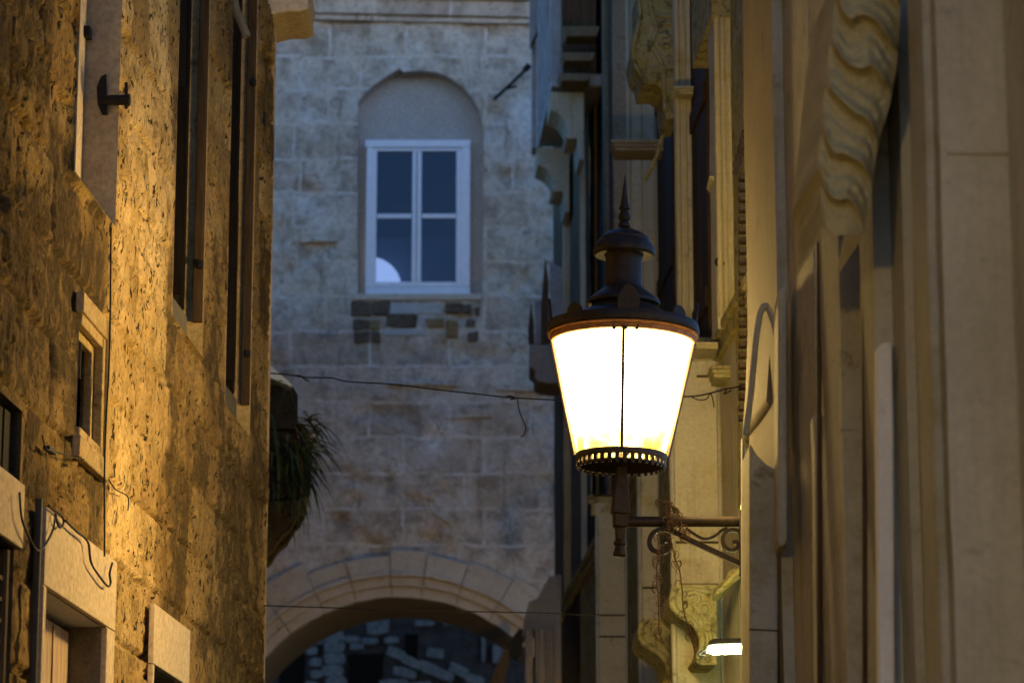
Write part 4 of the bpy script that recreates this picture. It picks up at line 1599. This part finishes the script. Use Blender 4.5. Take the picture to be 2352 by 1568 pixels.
# corner pilaster whose face flares out downwards and ends in an ogee foot
edge = [(1768, -80), (1765, 0), (1757, 80), (1745, 170), (1736, 250), (1727, 330), (1723, 400), (1721, 500), (1721, 600), (1719, 700), (1716, 800), (1712, 900), (1706, 985), (1705, 1000)]
m = MB()
Yp = 10.0 * SN
outer = [at(x, y, Yp) for x, y in edge] + [at(1712, 1012, Yp), at(1728, 1028, Yp), at(1748, 1046, Yp), at(1766, 1062, Yp)]
inner = [Vector((wp('N', Yp, -0.05, 0).x + 0.06, Yp, p.z)) for p in outer]
nearY = 9.35
sl = Vector((-bR * 0.55, -0.55, 0))
vs = [p for p in outer] + [p for p in inner] + [p + sl for p in outer] + [p + sl for p in inner]
k = len(outer)
fs = []
for i in range(k - 1):
    fs += [(i, i + 1, k + i + 1, k + i), (2 * k + i, 3 * k + i, 3 * k + i + 1, 2 * k + i + 1), (i, 2 * k + i, 2 * k + i + 1, i + 1)]
fs += [(k - 1, 2 * k - 1, 4 * k - 1, 3 * k - 1), (0, k, 3 * k, 2 * k)]
m.add(vs, fs)
m.build('flared_pilaster', M['nearbrown'], nr, smooth='auto')
m = MB()
m.prism([at(1705, 1005, 10.02 * SN), at(1711, 1005, 10.02 * SN), at(1713, 1700, 10.02 * SN), at(1706, 1700, 10.02 * SN)], (0, 0.06, 0))
m.prism([at(1712, 1025, 9.98 * SN), at(1716, 1025, 9.98 * SN), at(1718, 1700, 9.98 * SN), at(1713, 1700, 9.98 * SN)], (0, 0.05, 0))
build_split(m, 'edge_fillet', M['near'], nr)


def relief(name, paths, Y, mat, smooth=True):
    m = MB()
    for path, r in paths:
        m.tube(smooth_path([at(x, y, Y) for x, y in path], 6), r, 8)
    return m.build(name, M[mat], nr, smooth=smooth)


# arch moulding on the pilaster and the ogee panel below
relief('arch_moulding', [([(1788, 1040), (1788, 920), (1787, 800), (1778, 745), (1766, 712), (1756, 702), (1746, 722), (1738, 770), (1731, 840), (1722, 930), (1712, 1000)], 0.009)], 9.18 * SN, 'near')
m = MB()
op = [(1722, 1014), (1738, 1042), (1760, 1064), (1778, 1074), (1786, 1092), (1788, 1140), (1788, 1700), (1722, 1700)]
m.prism([at(x, y, 9.3 * SN) for x, y in op], (0, 0.3, 0))
m.build('ogee_panel', M['near'], nr, bevel=0.012)
m = MB()
m.prism([at(1722, 1443, 9.295 * SN), at(1787, 1446, 9.295 * SN), at(1787, 1448.5, 9.295 * SN), at(1722, 1445.5, 9.295 * SN)], (0, 0.02, 0))
build_split(m, 'joint_line', M['sooty'], nr)
m = MB()
m.prism([at(x, y, 9.0 * SN) for x, y in ((1788, 660), (1808, 656), (1810, 1230), (1808, 1252), (1789, 1256), (1787, 1230))], (0, 0.15, 0))
m.build('slim_pilaster', M['near'], nr, bevel=0.012)
m = MB()
m.prism([at(x, y, 8.45 * SN) for x, y in ((1868, 950), (1884, 945), (1889, 1010), (1891, 1700), (1878, 1700), (1872, 1030))], (0, 0.1, 0))
m.build('edge_bead', M['near'], nr, bevel=0.012)

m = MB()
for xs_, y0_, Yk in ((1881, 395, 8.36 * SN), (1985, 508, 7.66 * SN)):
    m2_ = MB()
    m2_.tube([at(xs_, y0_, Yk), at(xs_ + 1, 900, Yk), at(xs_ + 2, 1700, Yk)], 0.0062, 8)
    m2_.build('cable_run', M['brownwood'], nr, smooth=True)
# block joints of the big piers
m = MB()
for (x0, x1, y, Yk) in ((2174, 2331, 352, None), (1932, 1980, 985, None)):
    for kind, mi, (a, b_) in near:
        if kind == 'c' and (XN + bR * a[0] - b_[1]) / a[0] >= kx(x1) - 0.004 and (XN + bR * a[0] - b_[1]) / a[0] <= kx(x1) + 0.004:
            p0, p1 = at(x0, y, a[0]), at(x1, y + 2, a[0])
            m.box((p0.x, a[0] - 0.005, p0.z - 0.003), (p1.x, a[0] + 0.02, p0.z + 0.003))
if m.v:
    build_split(m, 'block_joint', M['near'], nr)
# carved acanthus console
rows, cols = 150, 40
lb_ = [(1925, -60), (1916, 20), (1905, 100), (1898, 180), (1890, 260), (1882, 340), (1876, 385), (1884, 410), (1888, 470), (1888, 540)]
rb_ = [(2072, -60), (2068, 20), (2064, 100), (2058, 170), (2044, 240), (2026, 300), (2012, 360), (2006, 420), (1998, 470), (1985, 540)]


def interp(poly, y):
    for (x0, y0), (x1, y1) in zip(poly, poly[1:]):
        if y0 <= y <= y1:
            return x0 + (x1 - x0) * (y - y0) / (y1 - y0)
    return poly[-1][0] if y > poly[-1][1] else poly[0][0]


m = MB()
vs, fs = [], []
Yo = 7.10 * SN
for i in range(rows + 1):
    y = -60 + 600 * i / rows
    xa, xb = interp(lb_, y), interp(rb_, y)
    for j in range(cols + 1):
        t = j / cols
        x = xa + (xb - xa) * t
        # S-shaped leaf ridges running down to the right
        drop = 135 * t + 20 * math.sin(t * 2 * math.pi)
        ph = (y - drop) / 104.0 + 0.25 * noise.noise(Vector((x * .02, y * .006, 5)))
        fr = ph % 1.0
        ridge = fr ** 1.6 if fr < 0.82 else (1 - fr) / 0.18 * 0.73
        env = min(1, t / 0.10) * min(1, (1 - t) / 0.14) * (1 if y < 440 else max(0, (540 - y) / 100))
        h = 0.028 * math.sin(math.pi * t) + env * (0.055 * ridge + 0.005 * math.sin(ph * 6 * math.pi) + 0.006 * noise.noise(Vector((x * .06, y * .06, 2))))
        vs.append(at(x, y, Yo - h))
for i in range(rows):
    for j in range(cols):
        q = i * (cols + 1) + j
        fs.append((q, q + 1, q + cols + 2, q + cols + 1))
o = len(vs)
# thickness behind the carving
for i in range(rows + 1):
    y = -60 + 600 * i / rows
    for x in (interp(lb_, y), interp(rb_, y)):
        vs.append(at(x, y, Yo) + Vector((bR * 0.4, 0.4, 0)))
for i in range(rows):
    a0, b0 = i * (cols + 1), (i + 1) * (cols + 1)
    fs.append((a0, b0, o + 2 * i + 2, o + 2 * i))
    fs.append((a0 + cols, o + 2 * i + 1, o + 2 * i + 3, b0 + cols))
m.add(vs, fs)
m.build('acanthus_console', M['nearyellow'], nr, smooth='auto')

m = MB()
Yk = 7.40 * SN
m.prism([at(x, y, Yk) for x, y in ((2014, 800), (2026, 786), (2049, 784), (2053, 1000), (2056, 1700), (2020, 1700), (2015, 1000))], (0, 0.05, 0))
m.build('white_pier', M['whitewash'], nr, bevel=0.006)  # bright lit strip painted near-white on a thin slab

# ================================================================== THE LANTERN
YLm = 10.45
LX = 1424.0
lant = thing('street_lantern', 'lit cast iron wall lantern with glowing tapered glass and spiked cap', 'street lamp', at(LX, 1277, YLm))
K = pxm(YLm) * 1.0
bx = at(LX, 1277, YLm)
TILT = math.radians(1.2)


def zl(y):
    return at(LX, y, YLm).z


def tilt(p):
    d = p - bx
    c, s = math.cos(TILT), math.sin(TILT)
    return bx + Vector((d.x * c + d.z * s, d.y, -d.x * s + d.z * c))


def lpart(name, prof, mat, parent, segs=64, smooth='auto'):
    m = MB()
    m.lathe([(r * K, zl(y)) for r, y in prof], (bx.x, bx.y), segs)
    m.xf(tilt)
    return m.build(name, mat, parent, smooth=smooth)


lpart('spike', [(0.3, 400), (3, 422), (7, 452), (10, 470), (13, 477), (13, 480), (9, 483), (11, 489), (15, 496), (15, 502), (10, 509), (14, 515), (14, 521), (9, 525)], M['lampiron'], lant, 24)
lpart('cap', [(6, 524), (22, 528), (40, 535), (54, 545), (58, 549), (58, 553), (64, 560), (70, 570), (72, 577), (71, 584), (66, 588), (58, 588), (44, 586)], M['lampiron'], lant)
lpart('neck', [(50, 583), (43, 590), (42, 597), (42, 652), (45, 660), (56, 670), (68, 679), (80, 688), (85, 694), (85, 700), (80, 703), (72, 703)], M['lampiron'], lant)
lpart('roof', [(72, 701), (76, 710), (92, 716), (112, 728), (134, 740), (152, 748), (166, 752), (170, 746), (173, 746), (175, 752), (176, 763), (174, 768), (165, 769), (163, 781), (159, 782), (158, 772), (120, 764), (2, 758)], M['lampiron'], lant, 72)
M['copper'] = plain('rusty_copper_rim', (0.26, 0.115, 0.035), 0.5, 0, 0.4, 40, 0.2)  # lamp's warm glow on the lip painted as orange base colour
rim = lpart('rim', [(159.5, 781), (163.5, 771), (171, 769.5), (173.5, 771), (172, 774), (166, 776), (165.5, 787), (162, 789), (158.5, 787)], M['copper'], lant, 72)
# crest leaves round the rim
for k in range(8):
    a = math.radians(45 * k + 90 + 2)
    m = MB()
    hw, hh = (22, 29) if k % 2 else (25, 64)
    pr = [(-hw * .85, 0), (-hw, hh * .22), (-hw * .98, hh * .45), (-hw * .8, hh * .68), (-hw * .45, hh * .88), (0, hh), (hw * .45, hh * .88), (hw * .8, hh * .68), (hw * .98, hh * .45), (hw, hh * .22), (hw * .85, 0)]
    vs = []
    zb_ = zl(752)
    for dd in (0.0, -6.0):
        for (u, h) in pr:
            r = 168 + dd + h * 0.10
            rr = r * K
            p = Vector((bx.x + rr * math.cos(a) - u * K * math.sin(a), bx.y + rr * math.sin(a) + u * K * math.cos(a), zb_ + h * K))
            vs.append(p)
    n_ = len(pr)
    fs = [tuple(range(n_)), tuple(range(2 * n_ - 1, n_ - 1, -1))] + [(i, i + n_, (i + 1) % n_ + n_, (i + 1) % n_) for i in range(n_)]
    m.add(vs, fs)
    m.xf(tilt)
    m.build('crest_leaf', M['lampiron'], lant, bevel=0.002)


def lamp_glass():
    m = bpy.data.materials.new('glowing_lantern_glass')
    m.use_nodes = True
    nt = m.node_tree
    nt.nodes.remove(nt.nodes['Principled BSDF'])
    e = node(nt, 'ShaderNodeEmission')
    tc = nt.nodes.new('ShaderNodeTexCoord')
    sp = nt.nodes.new('ShaderNodeSeparateXYZ')
    nt.links.new(tc.outputs['Object'], sp.inputs[0])
    # rust and dirt collected at the foot of the glass
    zbot = zl(1046) - bx.z
    ztop = zl(965) - bx.z
    low = node(nt, 'ShaderNodeMapRange')
    low.inputs[1].default_value = ztop
    low.inputs[2].default_value = zbot
    nt.links.new(sp.outputs[2], low.inputs[0])
    n1 = nz(nt, tc.outputs['Object'], 14, 5, 0.65, 0.5)
    mu = node(nt, 'ShaderNodeMath', operation='MULTIPLY')
    nt.links.new(low.outputs[0], mu.inputs[0])
    nt.links.new(mask(nt, n1, 0.36, 0.60), mu.inputs[1])
    pw = node(nt, 'ShaderNodeMath', operation='POWER')
    nt.links.new(mu.outputs[0], pw.inputs[0])
    pw.inputs[1].default_value = 0.30
    col = mix(nt, pw.outputs[0], LAMP_COL, (1.0, 0.62, 0.04))
    nt.links.new(col, e.inputs[0])
    st = node(nt, 'ShaderNodeMapRange')
    st.inputs[1].default_value = 0.0
    st.inputs[2].default_value = 0.85
    st.inputs[3].default_value = LAMP
    st.inputs[4].default_value = 1.3
    nt.links.new(pw.outputs[0], st.inputs[0])
    nt.links.new(st.outputs[0], e.inputs['Strength'])
    tr = node(nt, 'ShaderNodeBsdfTransparent')
    mx = node(nt, 'ShaderNodeMixShader')
    mx.inputs[0].default_value = 0.3
    nt.links.new(e.outputs[0], mx.inputs[1])
    nt.links.new(tr.outputs[0], mx.inputs[2])
    nt.links.new(mx.outputs[0], nt.nodes['Material Output'].inputs[0])
    return m


glass = lpart('glass', [(159, 783), (101.5, 1044)], lamp_glass(), lant, 48, True)
bl = bpy.data.lights.new('bulb', 'POINT')
bl.energy = BULB
bl.color = LAMP_COL
bl.shadow_soft_size = 0.11
bo_ = bpy.data.objects.new('bulb', bl)
COL.objects.link(bo_)
bo_.parent = lant
bo_.location = (K * 8, 0, zl(905) - bx.z)
for k in range(4):
    a = math.radians(90 * k - 90 - 1.5)
    m = MB()
    pts = []
    for t in (0, 0.5, 1):
        r = (165 + (107 - 165) * t) * K
        z = zl(783) + (zl(1046) - zl(783)) * t
        pts.append((bx.x + r * math.cos(a), bx.y + r * math.sin(a), z))
    m.tube(pts, 0.0062, 8)
    m.xf(tilt)
    m.build('glazing_bar', M['lampiron'], lant)
m = MB()
for k in range(3):
    a = math.radians(-90 + (k - 1) * 9)
    r = 163 * K
    c = Vector((bx.x + r * math.cos(a), bx.y + r * math.sin(a), zl(787)))
    m.box(c - Vector((0.006, 0.004, 0.008)), c + Vector((0.006, 0.006, 0.012)))
m.xf(tilt)
build_split(m, 'clip', M['lampiron'], lant)
base = lpart('base_ring', [(98, 1043), (103, 1043), (104.5, 1047), (104.5, 1055), (102, 1057), (97, 1057)], M['lampiron'], lant)
m = MB()
for k in range(36):
    a0 = 2 * math.pi * (k + 0.0) / 36
    a1 = 2 * math.pi * (k + 0.55) / 36
    v = []
    for z in (zl(1068.2), zl(1056)):
        for (r, a) in ((96 * K, a0), (102 * K, a0), (102 * K, a1), (96 * K, a1)):
            v.append((bx.x + r * math.cos(a), bx.y + r * math.sin(a), z))
    m.hexa(v)
m.lathe([(96 * K, zl(1068)), (103 * K, zl(1068)), (103 * K, zl(1071)), (96 * K, zl(1071)), (96 * K, zl(1068))], (bx.x, bx.y), 48)
for k in range(36):
    a0 = 2 * math.pi * (k + 0.1) / 36
    a1 = 2 * math.pi * (k + 0.55) / 36
    v = []
    for z in (zl(1077), zl(1071)):
        for (r, a) in ((98 * K, a0), (101 * K, a0), (101 * K, a1), (98 * K, a1)):
            v.append((bx.x + r * math.cos(a), bx.y + r * math.sin(a), z))
    m.hexa(v)
m.xf(tilt)
m.build('pierced_gallery', M['lampiron'], base)
M['soot'] = plain('matt_soot', (0.012, 0.009, 0.006), 1.0, 0, 0.4, 30, 0.2)
M['soot'].node_tree.nodes['Principled BSDF'].inputs['Specular IOR Level'].default_value = 0.0
m = MB()
m.lathe([(0.1 * K, zl(1072)), (92 * K, zl(1072)), (97 * K, zl(1070)), (97 * K, zl(1069)), (0.1 * K, zl(1069))], (bx.x, bx.y), 48)
m.xf(tilt)
m.build('base_plate', M['soot'], base)


def sqloft(m, prof, yaw=0.15):
    vs, fs = [], []
    for (r, y) in prof:
        for j in range(4):
            a = yaw + math.pi / 4 + j * math.pi / 2
            vs.append((bx.x + r * 1.25 * K * math.cos(a), bx.y + r * 1.25 * K * math.sin(a), zl(y)))
    n_ = len(prof)
    for i in range(n_ - 1):
        for j in range(4):
            fs.append((i * 4 + j, i * 4 + (j + 1) % 4, (i + 1) * 4 + (j + 1) % 4, (i + 1) * 4 + j))
    fs += [(3, 2, 1, 0), tuple((n_ - 1) * 4 + j for j in range(4))]
    m.add(vs, fs)


m = MB()
sqloft(m, [(11, 1040), (11, 1072), (13, 1080), (22, 1174), (22, 1180), (18, 1181), (17, 1209), (12, 1212), (11, 1238)])
m.lathe([(r * K, zl(y)) for r, y in [(11, 1236), (11, 1240), (15, 1245), (15, 1249), (11, 1254), (13, 1262), (16, 1270), (15, 1276), (9, 1278), (0.5, 1278)]], (bx.x, bx.y), 20)
# four ribs that carry the base ring
for k in range(4):
    a = math.radians(90 * k + 8)
    m.tube([(bx.x + 8 * K * math.cos(a), bx.y + 8 * K * math.sin(a), zl(1058)), (bx.x + 98 * K * math.cos(a), bx.y + 98 * K * math.sin(a), zl(1057))], 0.005, 6)
m.xf(lambda p: tilt(p))
m.build('post', M['lampiron'], lant, smooth='auto', bevel=0.003)
# arm, brace and scrolls
m = MB()
ax = [at(1436, 1197.5, YLm), at(1560, 1197.5, YLm), at(1712, 1197.5, YLm)]
m.tube(ax, 12 * K, 14)
m.build('arm', M['lampiron'], lant, smooth='auto')
m = MB()


def zCp(l, Y=YLm):
    return [at(x, y, Y) for x, y in zC(l)]


def strap(m, path, w, t):       # flat bar: w across the picture plane, t deep
    pts = smooth_path(zCp(path), 6)
    n_ = len(pts)
    vs, fs = [], []
    for i, p in enumerate(pts):
        tg = (pts[min(i + 1, n_ - 1)] - pts[max(i - 1, 0)]).normalized()
        nn = Vector((-tg.z, 0, tg.x))
        for (u, v) in ((-1, -1), (1, -1), (1, 1), (-1, 1)):
            vs.append(p + nn * u * w / 2 + Vector((0, v * t / 2, 0)))
    for i in range(n_ - 1):
        for j in range(4):
            fs.append((i * 4 + j, i * 4 + (j + 1) % 4, (i + 1) * 4 + (j + 1) % 4, (i + 1) * 4 + j))
    fs += [(3, 2, 1, 0), tuple((n_ - 1) * 4 + j for j in range(4))]
    m.add(vs, fs)


strap(m, [(1060, 462), (1140, 490), (1260, 552), (1450, 640), (1660, 738)], 0.019, 0.03)
m.build('brace', M['lampiron'], lant, bevel=0.002)
m = MB()
strap(m, [(1150, 480), (1085, 474), (1030, 484), (990, 515), (974, 565), (992, 615), (1035, 640), (1085, 635), (1118, 605), (1118, 568), (1095, 552), (1072, 562), (1068, 585)], 0.016, 0.026)
strap(m, [(1235, 468), (1290, 506), (1350, 540), (1400, 540), (1450, 515), (1490, 482), (1530, 466)], 0.009, 0.022)
strap(m, [(1635, 520), (1600, 486), (1550, 482), (1512, 505), (1496, 550), (1512, 598), (1552, 624), (1592, 614), (1608, 585), (1592, 564), (1568, 570)], 0.013, 0.024)
build_split(m, 'scroll', M['lampiron'], lant, bevel=0.002)
m = MB()
m.box(at(1701, 1320, YLm - .03), at(1709, 1176, YLm + .03) + Vector((0, 0.0, 0)))
m.build('wall_plate', M['lampiron'], lant, bevel=0.003)

# the next lantern of the alley, behind the viewer
def copy_tree(o, parent=None):
    c = o.copy()
    COL.objects.link(c)
    c.parent = parent
    for ch in list(o.children):
        copy_tree(ch, c)
    return c


lant['group'] = 'wall lanterns along the alley'
l2 = copy_tree(lant)
l2.rotation_euler = (0, 0, math.pi)
l2['label'] = 'second lit lantern farther down the alley on the golden house wall'
l2.location = wp('L', -0.3, 0.42, bx.z - 0.7)

l3 = copy_tree(lant)
l3['label'] = 'third lit lantern low on the pale house wall near the archway'
l3.location = wp('R', 20.5, 0.45, 1.9)

# dried vines on the bracket
rnd = random.Random(4)


def vine(name, paths, label, seed, tufts=34, size=1.0):
    rnd = random.Random(seed)
    m = MB()
    for path in paths:
        pts = smooth_path([p + Vector((0, -0.03, 0)) for p in zCp(path)], 8)
        pts = [p + Vector((rnd.uniform(-.002, .002), rnd.uniform(-.004, .004), 0)) for p in pts]
        m.tube(pts, 0.0026, 5)
        for i in range(tufts):
            p = pts[rnd.randrange(len(pts))]
            sgn = rnd.choice((-1, 1))
            L_ = rnd.uniform(.006, .026) * size
            q = [p, p + Vector((sgn * L_ * .6, rnd.uniform(-.01, .01), L_ * .25)), p + Vector((sgn * L_ * .85, rnd.uniform(-.01, .01), -L_ * .5)), p + Vector((sgn * L_ * .35, 0, -L_ * 1.1))]
            m.tube(smooth_path(q, 3), [0.0014] * 9 + [0.0008], 4)
    return tag(m.build(name, M['twig'], None, smooth=True, recalc=False), label, 'dried vine')


vine('dried_vine', [[(1035, 500), (1032, 650), (1025, 800), (1030, 900), (1040, 1050), (1040, 1180), (1060, 1265)]], 'dry brown vine strand hanging through the scroll near the lantern post', 5, 34)
vine('dried_vine', [[(1040, 280), (1090, 300), (1150, 330), (1180, 380), (1205, 450), (1230, 550)], [(1085, 310), (1100, 400), (1125, 550), (1160, 700), (1190, 800), (1205, 950), (1215, 1050), (1240, 1150), (1270, 1250), (1300, 1390)],
                    [(1130, 330), (1150, 370), (1130, 430), (1180, 470), (1225, 520)]], 'tangled dry brown vine draped over the lantern arm and trailing down', 8, 40, 1.0)

# ================================================================== SMALL WALL LIGHT (lower right)
led = thing('wall_light', 'small black capped wall light glowing white below the lantern bracket', 'wall light', at(1670, 1480, 12.5))
m = MB()
m.prism([at(x, y, 12.38) for x, y in ((1626, 1482), (1630, 1470), (1640, 1465), (1716, 1464), (1716, 1477), (1650, 1479))], (0, 0.13, 0))
m.build('cap', M['iron'], led, bevel=0.006)
m = MB()
m.prism([at(x, y, 12.385) for x, y in ((1630, 1484), (1650, 1481.5), (1716, 1480.5), (1716, 1493), (1642, 1494.5), (1626, 1490))], (0, 0.12, 0))
m.build('diffuser', emit('cool_white_diffuser', (0.92, 1.0, 0.50), LED), led, bevel=0.004)
m = MB()
m.tube(smooth_path([at(1622, 1490, 12.45), at(1610, 1497, 12.45), at(1606, 1504, 12.45), at(1620, 1506, 12.45)], 4), 0.006, 6)
m.build('bracket', M['iron'], led)


# ================================================================== OVERHEAD WIRES
def wire(name, pts, r, label, extra=()):
    m = MB()
    m.tube(smooth_path([at(*p) for p in pts], 8), r, 6)
    for e, rr in extra:
        m.tube(smooth_path([at(*p) for p in e], 6), rr, 6)
    return tag(m.build(name, M['cable'], None, smooth=True), label, 'wire')


YW0, YW1 = 14.1, 12.3
yw = lambda x: YW0 + (YW1 - YW0) * (x - 622) / (1708 - 622)
P1 = [(622, 857), (660, 860), (700, 866), (735, 867), (765, 868), (800, 876), (900, 882), (1000, 894), (1100, 905), (1165, 912), (1230, 916), (1290, 919), (1400, 921), (1500, 918), (1568, 911), (1600, 909), (1630, 903), (1665, 893), (1690, 889), (1712, 880)]
wire('overhead_wire', [(x, y, yw(x)) for x, y in P1], 0.0034, 'thin black wire sagging across the alley and passing behind the lantern glass', extra=[
    ([(1180, 912, yw(1180)), (1188, 916, yw(1180)), (1192, 940, yw(1180)), (1200, 962, yw(1180)), (1208, 982, yw(1180)), (1203, 998, yw(1180)), (1196, 1003, yw(1180))], 0.003),
    ([(1160, 911, yw(1170)), (1172, 909, yw(1170)), (1184, 914, yw(1170)), (1172, 917, yw(1170))], 0.004),
    ([(672, 862, yw(690)), (690, 863, yw(690)), (700, 870, yw(690)), (710, 875, yw(690))], 0.004),
    ([(1585, 909, yw(1600)), (1604, 918, yw(1600)), (1622, 916, yw(1600)), (1632, 904, yw(1600)), (1638, 920, yw(1600)), (1640, 936, yw(1600))], 0.0026),
    ([(1650, 899, yw(1660)), (1668, 892, yw(1660)), (1664, 904, yw(1660)), (1680, 896, yw(1660))], 0.0035)])
P2 = [(606, 1390), (700, 1393), (800, 1396), (900, 1399), (1050, 1403), (1200, 1406), (1320, 1410), (1424, 1412)]
wire('overhead_wire', [(x, y, 14.0) for x, y in P2], 0.0032, 'lower thin wire stretched straight in front of the big archway')

# ================================================================== LIGHT, CAMERA
wd = bpy.data.worlds.new('World')
scene.world = wd
wd.use_nodes = True
nt = wd.node_tree
sky = nt.nodes.new('ShaderNodeTexSky')
sky.sky_type = 'NISHITA'
sky.sun_disc = False
sky.sun_elevation = math.radians(10)
sky.sun_rotation = math.radians(150)
sky.ozone_density = 6.0
sky.air_density = 1.0
sky.dust_density = 0.3
wb = mix(nt, 1.0, sky.outputs[0], (1.09, 0.96, 1.0), 'MULTIPLY')    # camera white balance of the dusk sky
nt.links.new(wb, nt.nodes['Background'].inputs[0])
nt.nodes['Background'].inputs[1].default_value = SKY

cam = bpy.data.cameras.new('camera')
co = bpy.data.objects.new('camera', cam)
COL.objects.link(co)
cam.sensor_width = 36
cam.lens = 36 * F / 2352
co.location = (0, 0, CAMZ)
co.rotation_euler = (math.pi / 2 + P, 0, 0)
cam.clip_end = 500
cam.dof.use_dof = True
cam.dof.focus_distance = 10.8
cam.dof.aperture_fstop = 4.8
scene.camera = co

scene.view_settings.view_transform = 'Standard'
scene.view_settings.look = 'None'
scene.view_settings.exposure = EXPO
scene.view_settings.gamma = 1.0
scene.cycles.use_denoising = True
scene.cycles.max_bounces = 6
scene.cycles.diffuse_bounces = 4
scene.cycles.sample_clamp_indirect = 6
